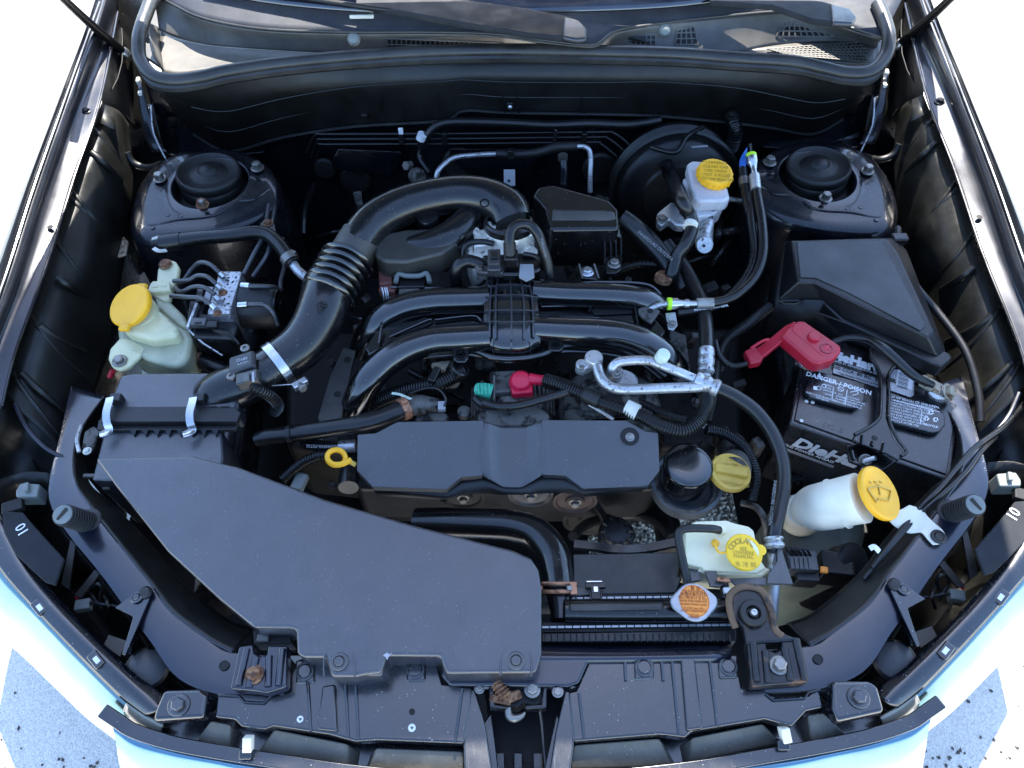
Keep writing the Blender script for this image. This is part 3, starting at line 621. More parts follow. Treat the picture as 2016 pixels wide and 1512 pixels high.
# ================= HEADLIGHTS =================
for s in (1, -1):
    SIDE[0] = s
    side_txt = 'beside the air box' if s > 0 else 'beside the washer filler'
    t = thing('headlight', 'headlight with sky-tinted lens and black back housing at the corner '+side_txt, 'headlight', (150, 1200, -.15), 'headlights')
    # cavity floor and walls
    surf('housing_shell', [[(-40,960,-.03),(40,930,-.06),(96,930,-.07)],[(-20,1080,-.05),(90,1080,-.22),(140,1060,-.16)],[(60,1210,-.06),(150,1180,-.24),(215,1160,-.16)],[(150,1300,-.06),(240,1290,-.22),(290,1250,-.15)],[(250,1390,-.06),(330,1370,-.16),(360,1340,-.10)],[(330,1440,-.07),(400,1420,-.10),(450,1370,-.08)]], M_liner, t, n=4, m=4, solid=.002)
    band = [[(-30,1010,-.010),(-8,1010,-.012),(6,1030,-.02)],[(-24,1060,-.012),(14,1058,-.012),(30,1075,-.02)],[(0,1118,-.014),(50,1128,-.012),(66,1130,-.02)],[(68,1196,-.018),(110,1200,-.014),(126,1196,-.024)],[(130,1262,-.02),(172,1262,-.016),(186,1258,-.026)],[(185,1318,-.024),(226,1314,-.018),(238,1308,-.028)],[(224,1356,-.028),(262,1350,-.022),(274,1340,-.03)],[(250,1378,-.032),(286,1376,-.026),(310,1362,-.034)],[(292,1408,-.036),(312,1398,-.03),(326,1384,-.038)]]
    surf('housing_rim', band, M_fascia, t, n=4, m=4, solid=.004)
    lens = [[(-30,1035,-.014),(-60,1080,-.05),(-90,1130,-.14)],[(-24,1072,-.015),(-50,1130,-.06),(-70,1180,-.16)],[(0,1124,-.017),(-20,1190,-.06),(-36,1225,-.16)],[(68,1202,-.021),(52,1250,-.06),(36,1285,-.15)],[(130,1268,-.023),(118,1318,-.06),(104,1350,-.14)],[(185,1324,-.027),(174,1372,-.06),(164,1408,-.13)],[(224,1362,-.031),(214,1410,-.06),(206,1442,-.12)],[(250,1386,-.036),(242,1430,-.06),(236,1464,-.11)]]
    surf('lens', lens, M_lens, t, n=4, m=5, solid=.003)
    surf('lens_corner', [[(248,1384,-.033),(240,1402,-.045)],[(292,1412,-.037),(284,1438,-.052)],[(320,1428,-.04),(312,1452,-.055)]], M_glass if False else mat('clear_edge_plastic'+str(s), (.16,.15,.12), .2, coat=1, dust=.4), t, n=4, m=3, solid=.003)
    plate = prism('back_plate', [(4,1006),(44,1008),(62,1030),(126,1100),(108,1152),(88,1146),(30,1092),(6,1044)], -.004, .006, M_matte, t, bevel=.002)
    text('part_marking', '10', (44,1042,-.0035), 21, M_print, plate, ang=(-62+180 if s > 0 else 0), sx=-1 if s < 0 else 1) if s > 0 else None
    # inner brackets
    prism('triangular_arm', [(268,1166),(288,1164),(294,1178),(246,1290),(240,1288),(262,1214),(226,1196)], -.004, .004, M_fascia, t, bevel=.001)
    lathe('arm_boss', (288,1168,-.006), [(13,0),(13,6),(9,10),(.1,11)], M_rubber, t, seg=20)
    ptop('arm_screw', (269,1176,-.002), 12, M_fascia, t)
    surf('arm_web', [[(284,1190,-.005),(284,1196,-.06)],[(246,1288,-.008),(262,1286,-.07)]], M_fascia, t, n=2, m=3, solid=.002)
    prism('stay_plate', [(142,1050),(150,1062),(136,1160),(120,1150)], -.05, .004, M_liner, t)
    prism('stay_plate', [(196,1110),(206,1116),(160,1176),(146,1172)], -.07, .004, M_liner, t)
    lathe('bulb_cover', (290,1318,-.07), [(40,0),(40,14),(34,22),(20,26),(.1,27)], M_cover, t, axis=(.35,-.1,.9), seg=28)
    prism('inner_plate', [(214,1250),(250,1262),(236,1292),(204,1270)], -.09, .004, M_cowl, t)
    for i, q in enumerate(([(150,1170,-.12),(175,1160,-.08),(188,1150,-.05),(200,1156,-.05),(196,1185,-.09)],[(150,1190,-.1),(190,1188,-.07),(240,1194,-.08)],[(204,1168,-.07),(212,1190,-.06),(206,1215,-.09)],[(170,1150,-.1),(180,1170,-.08),(200,1200,-.09)])):
        tube('bulb_wire', q, 3.5, M_hose, t, seg=8)
    box('bulb_connector', (165,1192,-.08), (.022,.016,.014), M_grey, t, rot=(0,0,10))
    tube('red_wire', [(150,1178,-.09),(158,1170,-.085),(170,1164,-.08)], 3, M_red, t, seg=8)
    for (x, y, a) in ((78,1196,-42),(190,1299,-42)):
        tab = box('snap_tab', (x, y, -.014), (.024,.014,.008), M_fascia, t, rot=(0,0,a), bevel=.002)
        box('tab_slot', (x, y, -.0095), (.010,.006,.002), M_print, tab, rot=(0,0,a), bevel=.0004)
    # cavity clutter behind
    box('inner_latch', (26,998,-.03), (.03,.02,.01), M_dark, t, rot=(0,0,20))
SIDE[0] = 1
# mark on the battery-side headlight, read as printed
rt = [o for o in bpy.data.objects if o.name == 'headlight.001'][0]
text('part_marking', '10', (1996,1013,-.0035), 22, M_print, rt, ang=60)
for s in (1, -1):
    SIDE[0] = s
    t = thing('bump_stop', 'ribbed black rubber hood bump stop on the beam '+('beside the air duct' if s > 0 else 'beside the washer filler'), 'bump stop', (165, 1010, -.02), 'hood bump stops')
    b_ = P(170,1028,-.01); tp_ = P(124,1013,.045); ax = (tp_-b_)
    if s < 0: ax.x = -ax.x
    L_ = ax.length*ppm(b_)
    pr = [(22,0),(22,3)]
    for i in range(8): pr += [(19.5, 4+i*(L_-8)/8), (21.2, 5+i*(L_-8)/8), (21.2, 4+(i+.7)*(L_-8)/8), (19.5, 4+(i+.8)*(L_-8)/8)]
    pr += [(20.5, L_-3), (20.5, L_), (18, L_+1), (.1, L_+1)]
    lathe('rubber_post', b_, pr, M_rubber, t, axis=ax, seg=28)
    axn = ax.normalized() if s > 0 else Vector((-ax.x, ax.y, ax.z)).normalized()
    lathe('post_face', tp_+axn*.0006, [(19,0),(19,.8),(17.5,1.2),(.1,1.2)], M_grey, t, axis=ax, seg=28)
    box('face_slot', tp_+axn*.002, (.020,.005,.0025), M_dark, t, rot=(40,-20 if s < 0 else -20,52), bevel=.001)
    lathe('base_flange', (174,1026,-.012), [(26,0),(26,3),(22,5),(.1,5)], M_rubber, t, seg=24)
    g_ = thing('vent_plug', 'small grey plug beside the liner '+('under the power steering tank' if s > 0 else 'under the battery corner'), 'plug', (50, 965, -.04), 'grey housing plugs')
    prism('plug_body', [(30,966),(40,950),(78,952),(72,978),(30,978)], -.02, .03, M_grey, g_, bevel=.003)
    prism('plug_grip', [(46,950),(56,948),(54,966),(44,966)], -.012, .01, M_grey, g_, bevel=.002)
SIDE[0] = 1
# ================= FRONT COVER (radiator top cover) =================
def fascia(name, lab, top, z, chan, facets, pts_b):
    t = thing(name, lab, 'cover', (top[0][0], top[0][1], -.06), 'radiator support covers')
    prism('cover_sheet', top, z, .022, M_fascia, t, bevel=.0035, seg=2)
    for q in chan: prism('raised_channel', q, z+.006, .010, M_fascia, t, bevel=.003)
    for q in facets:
        # (four top corners) sloping box in the lower tray, sunlight put into its pale tan
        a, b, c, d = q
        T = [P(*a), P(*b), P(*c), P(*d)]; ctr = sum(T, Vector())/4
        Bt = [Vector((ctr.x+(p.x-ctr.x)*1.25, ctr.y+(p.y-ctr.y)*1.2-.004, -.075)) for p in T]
        mk('tray_block', T+Bt, [(0,1,2,3),(4,7,6,5),(0,4,5,1),(1,5,6,2),(2,6,7,3),(3,7,4,0)], M_cowl if False else mat('sunlit_tray_plastic%d' % len(bpy.data.materials), (.06,.057,.048), .42, dust=.6, bump=.3, bs=200, streak=.2, specks=.6), t, bevel=.003)
    return t
fa = fascia('support_cover', 'black plastic radiator support cover under the wide end of the air duct',
  [(427,1368),(452,1362),(556,1358),(588,1296),(858,1294),(872,1345),(930,1352),(926,1400),(914,1464),(743,1457),(700,1460),(647,1446),(539,1430),(520,1436),(474,1430),(461,1416),(422,1412)], -.018,
  [[(634,1350),(660,1346),(664,1440),(624,1436)]],
  [((414,1418,-.034),(454,1426,-.034),(452,1476,-.052),(384,1460,-.052)),((540,1435,-.034),(684,1464,-.034),(684,1510,-.055),(506,1487,-.055)),((740,1472,-.034),(911,1479,-.034),(911,1530,-.055),(724,1526,-.055))], None)
fb = fascia('support_cover', 'black plastic radiator support cover on the battery side of the hood latch',
  [(1118,1362),(1134,1358),(1164,1290),(1448,1286),(1462,1352),(1502,1356),(1530,1372),(1590,1368),(1612,1352),(1622,1392),(1588,1400),(1560,1430),(1506,1416),(1362,1440),(1350,1452),(1300,1446),(1128,1460)], -.018,
  [[(1340,1292),(1368,1290),(1384,1434),(1352,1438)]],
  [((1130,1466,-.034),(1298,1453,-.034),(1320,1508,-.055),(1122,1514,-.055)),((1362,1452,-.034),(1502,1424,-.034),(1536,1463,-.055),(1362,1500,-.055)),((1590,1407,-.034),(1622,1402,-.034),(1666,1444,-.052),(1598,1462,-.052))], None)
prism('tray_floor', [(300,1410),(430,1400),(940,1440),(968,1400),(986,1560),(700,1560),(400,1500),(262,1452)], -.068, .01, M_fascia, fa, bevel=.002)
prism('tray_floor', [(1740,1392),(1620,1386),(1110,1440),(1096,1400),(1062,1560),(1400,1560),(1680,1490),(1790,1436)], -.068, .01, M_fascia, fb, bevel=.002)
prism('notch_wall', [(912,1352),(936,1356),(956,1430),(976,1560),(916,1560),(912,1470)], -.020, .07, M_fascia, fa, bevel=.003)
prism('notch_wall', [(1112,1358),(1136,1364),(1130,1470),(1118,1560),(1076,1560),(1094,1440)], -.020, .07, M_fascia, fb, bevel=.003)
def rimline(t, pts, r=2.0, m=M_fascia): tube('moulded_edge', pts, r, m, t, seg=8, n=1)
for t, L_ in ((fa, ([(430,1368,-.016),(470,1370,-.016),(482,1382,-.016),(520,1384,-.016),(536,1366,-.016)],[(596,1300,-.016),(606,1350,-.016),(612,1440,-.018)],[(680,1340,-.016),(686,1452,-.018)],[(700,1338,-.016),(706,1456,-.018)],[(910,1356,-.016),(896,1462,-.018)])),
               (fb, ([(1508,1366,-.016),(1522,1378,-.016),(1584,1374,-.016),(1592,1362,-.016),(1614,1358,-.016)],[(1322,1294,-.016),(1336,1444,-.018)],[(1396,1292,-.016),(1412,1430,-.018)],[(1140,1364,-.016),(1150,1454,-.018)],[(1230,1296,-.016),(1232,1340,-.016)],[(1302,1296,-.016),(1306,1340,-.016)]))):
    for q in L_: rimline(t, q, 3.0)
for t, L_ in ((fa, [(600,1322,-.016),(818,1318,-.016)]), (fb, [(1268,1314,-.016),(1434,1312,-.016)])):
    for (x, y, z) in L_:
        pad = prism('clip_pad', [(x-19,y-23),(x+19,y-24),(x+20,y+22),(x-18,y+24)], z+.0015, .006, M_fascia, t, bevel=.004)
        lathe('clip_ring', (x, y, z+.0022), [(18,0),(18,1.5),(16.5,2.5),(14,2.5),(13.5,1),(.1,1)], M_cover, t, seg=28)
        lathe('clip_head', (x, y, z+.003), [(13,0),(13,3),(11,4.5),(.1,4.5)], M_fascia, t, seg=24)
for s_, (x, y) in ((1, (352,1388)), (-1, (1690,1373))):
    t = fa if s_ > 0 else fb
    q = [(322,1358),(395,1356),(408,1366),(400,1412),(300,1418),(306,1396)] if s_ > 0 else [(1638,1340),(1712,1340),(1728,1350),(1742,1400),(1650,1420),(1640,1396)]
    prism('corner_bracket', q, -.006, .02, M_fascia, t, bevel=.005, inset=1.08)
    lathe('bolt_washer', (x, y, -.0055), [(22,0),(22,2.5),(20,4),(15,4),(.1,4)], M_steel if False else M_cover, t, seg=28)
    bolt((x, y, -.003), 13.5, M_cover, t, washer=False, h=10)
lathe('button', (591,1416,-.0175), [(6.5,0),(6.5,1),(.1,1.2)], M_print, fa, seg=16)
lathe('button', (811,1433,-.0175), [(7.5,0),(7.5,1),(.1,1.2)], M_print, fa, seg=16)
for q in ((591,1416),(811,1433)):
    prism('printed_triangle', [(q[0]-3.5,q[1]-2),(q[0]+3.5,q[1]-2),(q[0],q[1]+3.5)], -.0162, .0004, M_dprint, fa)
lathe('small_hole', (811,1401,-.0175), [(6,0),(6,1.2),(4,1.2),(3.6,.2),(.1,.2)], M_dark, fa, seg=16)
for t, q in ((fa, (489,1464)), (fb, (1545,1446))):
    box('white_clip', (q[0], q[1], -.028), (.011,.018,.014), M_white, t, rot=(30,0,0 if q[0] < 900 else 12), bevel=.001)
    box('white_clip_foot', (q[0]-4, q[1]+20, -.036), (.016,.012,.012), M_fascia, t, rot=(20,0,0))
# bumper top weatherstrip
for s in (1, -1):
    SIDE[0] = s
    st = strip('bumper_lip', [(200,1398,-.030),(230,1418,-.034),(262,1438,-.038),(330,1460,-.040),(420,1478,-.040),(560,1500,-.040),(720,1522,-.040),(1016,1546,-.040)], 27, M_fascia, None, thick=.009, n=8, bevel=.003)
    setp(st, 'dark lip strip along the bumper edge below the '+('air duct side' if s > 0 else 'battery side'), 'lip strip', 'bumper lip strips')
    0 and surf('lip_corner', [[(204,1392,-.034),(240,1384,-.046)],[(240,1426,-.04),(286,1400,-.055)],[(262,1442,-.044),(318,1424,-.06)]], M_cowl, st, n=3, m=3, solid=.003)
SIDE[0] = 1
# centre well behind the bumper and the hood latch
wl = prism('grille_well', [(950,1345),(1110,1345),(1086,1560),(986,1560)], -.12, .02, M_dark, car)
lt = thing('hood_latch', 'rusty hood latch hanging in the dark notch between the two black covers', 'latch', (1030,1370,-.05))
prism('latch_body', [(962,1348),(1078,1345),(1076,1384),(1050,1392),(1030,1384),(1020,1394),(966,1388)], -.030, .03, M_eng, lt, bevel=.003)
prism('latch_frame', [(962,1340),(972,1340),(974,1386),(1002,1390),(1000,1396),(964,1392)], -.020, .02, M_tower, lt, bevel=.002)
prism('latch_frame', [(1070,1340),(1078,1340),(1076,1394),(1034,1396),(1034,1388),(1066,1386)], -.020, .02, M_tower, lt, bevel=.002)
tube('latch_spring', [(978,1340,-.02),(986,1356,-.018),(996,1372,-.02)], 12, M_rust, lt, seg=12, corr=.25, pitch=6)
box('pawl', (985,1378,-.022), (.028,.010,.006), M_rust, lt, rot=(0,0,-12)); box('pawl', (1013,1370,-.020), (.018,.012,.006), M_rust, lt, rot=(0,0,20))
bolt((1048,1358,-.02), 11, M_zinc, lt, name='latch_bolt')
tube('hook', [(1000,1392,-.025),(1002,1408,-.028),(1012,1414,-.028),(1026,1410,-.028),(1034,1402,-.026)], [6,8,8,6,2], M_zinc, lt, seg=10)
tube('release_cable', [(1062,1390,-.04),(1068,1430,-.06),(1072,1480,-.08),(1078,1540,-.09)], 3.4, M_cover, lt, seg=8)
bolt((1098,1362,-.018), 8, M_zinc, lt); bolt((944,1356,-.018), 7, M_zinc, lt)
for x in (985, 1020, 1058): box('grille_clip', (x, 1500, -.10), (.012,.02,.02), M_cover, lt, bevel=.002)
# mount brackets
def mount(lab, c, q, top, m, bm_, rustbolt):
    t = thing('mount_bracket', lab, 'bracket', (c[0], c[1], -.02), 'radiator mount brackets')
    prism('bracket_plate', q, .008, .022, m, t, bevel=.003)
    for a, b in top: tube('pressed_ridge', [a, b], 7.5, m, t, seg=10, n=1)
    bolt(bm_, 13, rustbolt, t, h=15)
    return t
m1 = mount('black pressed mount bracket with rusty bolt notched into the air duct', (510,1315),
   [(470,1272),(498,1268),(500,1284),(512,1292),(524,1290),(528,1270),(566,1270),(564,1352),(524,1364),(500,1360),(452,1356)],
   [((486,1278,.008),(470,1350,.008)),((556,1278,.008),(548,1350,.008)),((505,1296,.008),(490,1354,.008)),((530,1292,.008),(528,1352,.008))], M_beam, (501,1328,.009), M_rust)
m2 = mount('rust stained mount bracket with rubber bushing beside the coolant tank', (1530,1300),
   [(1470,1258),(1508,1252),(1510,1278),(1526,1284),(1540,1276),(1536,1252),(1576,1254),(1594,1342),(1480,1352)],
   [((1482,1262,.008),(1490,1342,.008)),((1566,1258,.008),(1584,1340,.008)),((1506,1282,.008),(1512,1344,.008)),((1544,1276,.008),(1556,1340,.008))], M_mount, (1533,1310,.009), M_zinc)
prism('upper_loop', [(1440,1172),(1452,1156),(1480,1154),(1504,1164),(1520,1190),(1530,1240),(1570,1256),(1560,1262),(1470,1268),(1462,1232),(1440,1212)], .012, .012, M_mount, m2, bevel=.004)
tube('loop_rim', [(1448,1236,.012),(1438,1206,.014),(1436,1176,.014),(1450,1160,.014),(1474,1155,.014),(1500,1164,.014),(1516,1196,.014),(1526,1238,.012),(1540,1252,.010)], 7, mat('rusted_edge', (.15,.09,.05), .7, metal=.2, bump=1, bs=200, stain=(.05,.035,.03), samt=.4, sscale=40), m2, seg=10)
bu = lathe('rubber_bushing', (1482,1208,.016), [(27,0),(27,5),(25,8),(15,8),(12,4),(11,-3),(9,-3),(9,8),(5,9.5),(4.6,4),(.1,4)], M_rubber, m2, seg=32)
lathe('bushing_eye', (1484,1206,.022), [(6,0),(6,4),(4,4.5),(3.6,1),(.1,1)], M_alu, bu, seg=16)
# right-hand end of bracket 1 : shadow gap behind, filled with a shade-black block
prism('mount_gap_shade', [(498,1240),(572,1238),(574,1268),(500,1268)], -.01, .03, M_dark, m1, bevel=.002)
box('foam_block', (518,1256,-.006), (.016,.010,.006), M_cowl, m1)
# ================= AIR DUCT =================
dz = .030
dq = [(186,900),(376,897),(470,918),(640,982),(820,1034),(1010,1082),(1046,1098),(1062,1122),(1067,1160),(1067,1288),(1056,1324),(878,1326),(866,1292),(762,1291),(752,1324),(720,1328),(700,1332),(652,1332),(640,1294),(596,1294),(584,1286),(582,1240),(570,1236),(500,1236),(432,1180),(330,1086),(226,955)]
dc = thing('air_intake_duct', 'large flat black air intake duct sweeping across to the radiator support', 'air duct', (700, 1100, -.02))
dq = [(x, y, dz+.012-(y-897)/430*.012) for x, y in dq]
prism('duct_shell', dq, dz, .060, M_duct, dc, bevel=.0085, seg=5, inset=.985)
for (x, y) in ((668,1302),(1016,1300)):
    ar = [(x-30,y+30),(x-30,y-4),(x-22,y-24),(x,y-34),(x+22,y-24),(x+30,y-4),(x+30,y+30)]
    tube('screw_recess', [(a, b, dz+.0005) for a, b in ar], 2.0, M_duct, dc, seg=6)
    ptop('push_rivet', (x, y+1, dz+.001), 18, M_cover, dc)
prism('duct_tab', [(700,1318),(722,1292),(764,1292),(752,1330),(702,1330)], dz-.004, .02, M_duct, dc, bevel=.003)
ptop('push_rivet', (738,1312,dz-.003), 13, M_cover, dc)
mk('scuff_mark', [P(762,1290,dz+.001)+Vector(v) for v in ((-.006,0,0),(-.002,.002,0),(0,.006,0),(.002,.001,0),(.007,.003,0),(.002,-.002,0),(.001,-.006,0),(-.002,-.002,0))], [tuple(range(8))], M_label, dc, smooth=False)
# scratches as shallow raised burrs
for q in ([(885,1192,dz+.0002),(892,1202,dz+.0002),(890,1214,dz+.0002)],[(926,1196,dz+.0002),(928,1204,dz+.0002)],[(900,1160,dz+.0002),(904,1170,dz+.0002)]):
    tube('scratch', q, .6, M_cowl, dc, seg=4, n=2)
# ================= AIR BOX =================
ab = thing('air_filter_box', 'black plastic air filter box with two bright clips beside the intake elbow', 'air box', (320, 850, -.2))
prism('box_lid', [(236,738),(262,733),(412,732),(440,756),(470,790),(466,812),(212,812),(220,780)], .005, .05, M_duct, ab, bevel=.006, seg=3)
prism('lid_flange', [(206,800),(462,800),(474,812),(466,830),(196,830)], .006, .010, M_plastic, ab, bevel=.0015)
prism('lower_flange', [(194,826),(462,826),(470,834),(462,846),(190,846)], -.006, .008, M_plastic, ab, bevel=.0015)
prism('box_base', [(206,842),(436,842),(440,900),(430,955),(180,945)], -.014, .16, M_duct, ab, bevel=.004, inset=.96)
for x in range(262, 430, 23):
    mk('stiffening_tooth', [P(x-7,845,-.006),P(x+7,845,-.006),P(x+2,860,-.012),P(x-7,845,-.016),P(x+7,845,-.016),P(x+2,860,-.018)], [(0,1,2),(3,5,4),(0,3,4,1),(1,4,5,2),(2,5,3,0)], M_plastic, ab)
for x in range(395, 446, 24): box('flange_slot', (x, 801, .0066), (.014,.003,.001), M_dark, ab, bevel=.0002)
for x in (212, 376):
    c_ = strip('spring_clip', [(x+4,782,.020),(x+2,792,.021),(x-3,812,.018),(x-2,832,.012),(x+3,846,.003),(x-4,852,.003),(x-14,856,.005)], 15, M_steel, ab, thick=.0012, n=5, normal=(0,-.3,1))
    lathe('clip_pivot', (x+2,781,.021), [(3,-8),(3,8)], M_zinc, c_, axis=(1,0,0), seg=10)
    box('clip_seat', (x+18,786,.012), (.018,.014,.016), M_plastic, ab, bevel=.002)
    tube('clip_tongue', [(x+4,846,.002),(x-3,853,.004),(x-16,857,.006)], 6, M_steel, c_, seg=8, flat=.25)
# ================= INTAKE ELBOW + BELLOWS =================
el = thing('intake_elbow', 'glossy black intake elbow with ribbed bellows between air box and resonator', 'intake hose', (600, 650, -.1))
tube('elbow_tube', [(648,560,.03),(640,596,.03),(622,640,.02),(596,678,.012),(560,706,.008),(548,714,.008)], [50,50,48,46,44,43], M_gloss2, el, seg=28, n=8)
tube('lower_tube', [(560,706,.006),(520,734,.004),(478,756,-.002),(446,770,-.010),(424,784,-.022),(404,800,-.05)], [41,42,44,46,46,40], M_gloss2, el, seg=28, n=8)
# bellows
a_ = P(641,592,.03); b_ = P(690,506,.035); axb = (b_-a_); Lb = axb.length*ppm(a_)
pr = [(46,0)]
for i in range(6):
    h0 = Lb*(.04+i*.152); pr += [(46,h0),(52,h0+3),(56,h0+6),(57,h0+8),(56,h0+10),(52,h0+12.5),(46,h0+14)]
pr += [(44,Lb)]
lathe('bellows', a_, pr, M_gloss, el, axis=axb, seg=40, ang=50)
text('moulded_mark', '=', (634,602,.0725), 22, M_gloss, el, ang=-20, n=(.05,-.15,1), ext=.0005)
lathe('mark_ring', (634,602,.0705), [(11,0),(11,1),(9.6,1),(9.4,0)], M_gloss, el, seg=24, close=False)
c0 = P(556,716,.007); c1 = P(532,733,.006)
axc = (P(596,682,.012)-P(520,734,.004)).normalized()
cl = lathe('hose_clamp', (548,716,.0055), [(44.5,-9),(47,-8.5),(47,8.5),(44.5,9)], M_steel, None, axis=axc, seg=44, close=False)
setp(cl, 'bright worm drive hose clamp round the intake elbow', 'hose clamp')
for i in range(9):
    a = math.radians(-50+i*5)
hs = P(591,756,.004); box('clamp_housing', hs, (.026,.012,.012), M_steel, cl, rot=(0,0,38), bevel=.002)
lathe('clamp_screw', (594,762,.004), [(9,-8),(9,6),(7,8),(.1,8)], M_zinc, cl, axis=(.6,-.7,.2), seg=16)
tube('clamp_tail', [(520,760,.006),(575,757,.012)], 1, M_steel, cl, seg=6, n=1)
# mass airflow sensor
mf = thing('airflow_sensor', 'square airflow sensor with clipped plug on top of the intake elbow', 'sensor', (480, 720, .03))
R_ = 14
box('sensor_body', (478,716,.048), (.042,.036,.014), mat('sensor_plastic', (.035,.037,.042), .42, bump=.3, bs=600), mf, rot=(-8,-10,R_), bevel=.005, seg=3)
for (x, y) in ((483,687),(456,742)):
    lathe('sensor_ear', (x, y, .046), [(9,0),(9,4),(7,5.5),(4,5.5),(3.5,2),(.1,2)], M_zinc, mf, seg=18)
box('plug', (490,748,.050), (.036,.024,.018), M_batt, mf, rot=(-8,-6,R_), bevel=.003)
box('plug_latch', (486,744,.061), (.010,.016,.004), M_cover, mf, rot=(-8,-6,R_), bevel=.001)
box('plug_rib', (499,742,.060), (.004,.02,.004), M_label, mf, rot=(-8,-6,R_), bevel=.001)
text('sensor_print', '22680', (476,708,.0565), 7, M_label, mf, ang=R_, n=(-.12,-.1,1))
text('sensor_print', 'AA380', (478,715,.0565), 6, M_label, mf, ang=R_, n=(-.12,-.1,1))
wr = tube('wiring_conduit', [(497,760,.046),(514,770,.038),(534,782,.022),(548,798,.0),(540,812,-.02)], 9, M_hose, None, seg=12, corr=.28, pitch=5)
setp(wr, 'corrugated cable conduit leaving the airflow sensor plug', 'cable conduit', 'corrugated cable conduits')
for d in (-3, 0, 3): tube('sensor_wire', [(494+d,756,.05),(502+d,764,.046)], 1.4, M_yel if d else M_print, mf, seg=6)
# ================= ENGINE BLOCK AND DARK BULK =================
eb = thing('engine_block', 'grimy boxer engine block and gearbox filling the dark middle of the bay', 'engine', (1000, 760, -.40))
prism('crankcase', [(760,640),(1280,640),(1300,900),(720,900)], -.16, .28, M_eng, eb, bevel=.02, seg=3)
prism('gearbox', [(820,400),(1200,400),(1180,640),(850,640)], -.20, .25, M_eng, eb, bevel=.03, seg=3)
prism('cylinder_head', [(560,640),(760,650),(740,900),(560,880)], -.22, .2, M_eng, eb, bevel=.02, seg=3)
prism('cylinder_head', [(1280,640),(1460,640),(1470,880),(1290,880)], -.22, .2, M_eng, eb, bevel=.02, seg=3)
prism('timing_cover', [(680,900),(1320,900),(1300,962),(700,962)], -.12, .12, M_plastic, eb, bevel=.012)
prism('lifting_bracket', [(676,684),(700,690),(676,800),(664,870),(640,880),(626,820),(650,740)], -.04, .006, mat('bracket_metal', (.06,.058,.055), .5, metal=.5, bump=.4, bs=200, dust=.3), eb, bevel=.001)
for q in ((684,708),(664,776),(650,840)): lathe('bracket_hole', (q[0], q[1], -.0395), [(7,0),(7,.5),(.1,.5)], M_dark, eb, seg=14)
prism('lifting_bracket', [(1318,648),(1350,660),(1360,740),(1340,760),(1322,740)], -.03, .006, M_dalu, eb, bevel=.001)
lathe('bracket_hole', (1340,716,-.0295), [(7,0),(7,.5),(.1,.5)], M_dark, eb, seg=14)
# scattered bosses, bolts and ribs on the grimy castings
rnd = random.Random(11)
for i in range(46):
    x = rnd.uniform(620,1440); y = rnd.uniform(700,960)
    if 700 < x < 1300 and 835 < y < 965: continue
    bolt((x, y, rnd.uniform(-.16,-.09)), rnd.uniform(4,8), rnd.choice([M_eng, M_dalu, M_eng]), eb, name='casting_bolt', axis=(rnd.uniform(-.5,.5), rnd.uniform(-.6,.2), 1))
for i in range(64):
    x = rnd.uniform(560,1490); y = rnd.uniform(520,900); r = rnd.uniform(8,24)
    box('casting_boss', (x, y, rnd.uniform(-.17,-.11)), (r/1100*rnd.uniform(.8,2), r/1100*rnd.uniform(.6,1.4), .05), rnd.choice([M_eng, M_eng, M_dalu]), eb, rot=(rnd.uniform(-15,15), rnd.uniform(-15,15), rnd.uniform(0,90)), bevel=.004)
for i in range(44):     # loose wiring and small hoses down in the dark
    x = rnd.uniform(540,1500); y = rnd.uniform(430,900); a = rnd.uniform(0,6.28); l = rnd.uniform(40,130)
    tube('engine_hose', [(x, y, -.12),(x+math.cos(a)*l*.5+rnd.uniform(-20,20), y+math.sin(a)*l*.4, -.10),(x+math.cos(a)*l, y+math.sin(a)*l*.8, -.15)], rnd.uniform(3,8), M_hose, eb, seg=8, corr=rnd.choice([0,0,.2]), pitch=6)
# ================= INTAKE MANIFOLD =================
im = thing('intake_manifold', 'glossy black four runner intake manifold with ribbed square plenum', 'intake manifold', (1005, 620, -.05))
tube('runner', [(962,590,.012),(900,592,.014),(850,594,.014),(800,603,.010),(760,622,.0),(732,650,-.02),(714,690,-.07)], [27,27,27,27,28,28,27], M_gloss, im, seg=28, n=8)
tube('runner', [(1050,576,.016),(1120,580,.016),(1190,582,.016),(1240,586,.012),(1280,598,.0),(1310,620,-.03),(1325,650,-.07)], [25,25,26,26,26,26,25], M_gloss, im, seg=28, n=8)
tube('runner', [(962,664,.012),(900,668,.014),(850,672,.012),(800,688,.008),(756,716,-.002),(722,752,-.016),(700,796,-.05),(690,820,-.08)], [27,28,28,29,30,30,28,26], M_gloss, im, seg=28, n=8)
tube('runner', [(1050,648,.014),(1120,652,.016),(1180,655,.016),(1230,662,.010),(1275,680,.0),(1312,708,-.018),(1338,745,-.06)], [27,28,29,29,30,30,28], M_gloss, im, seg=28, n=8)
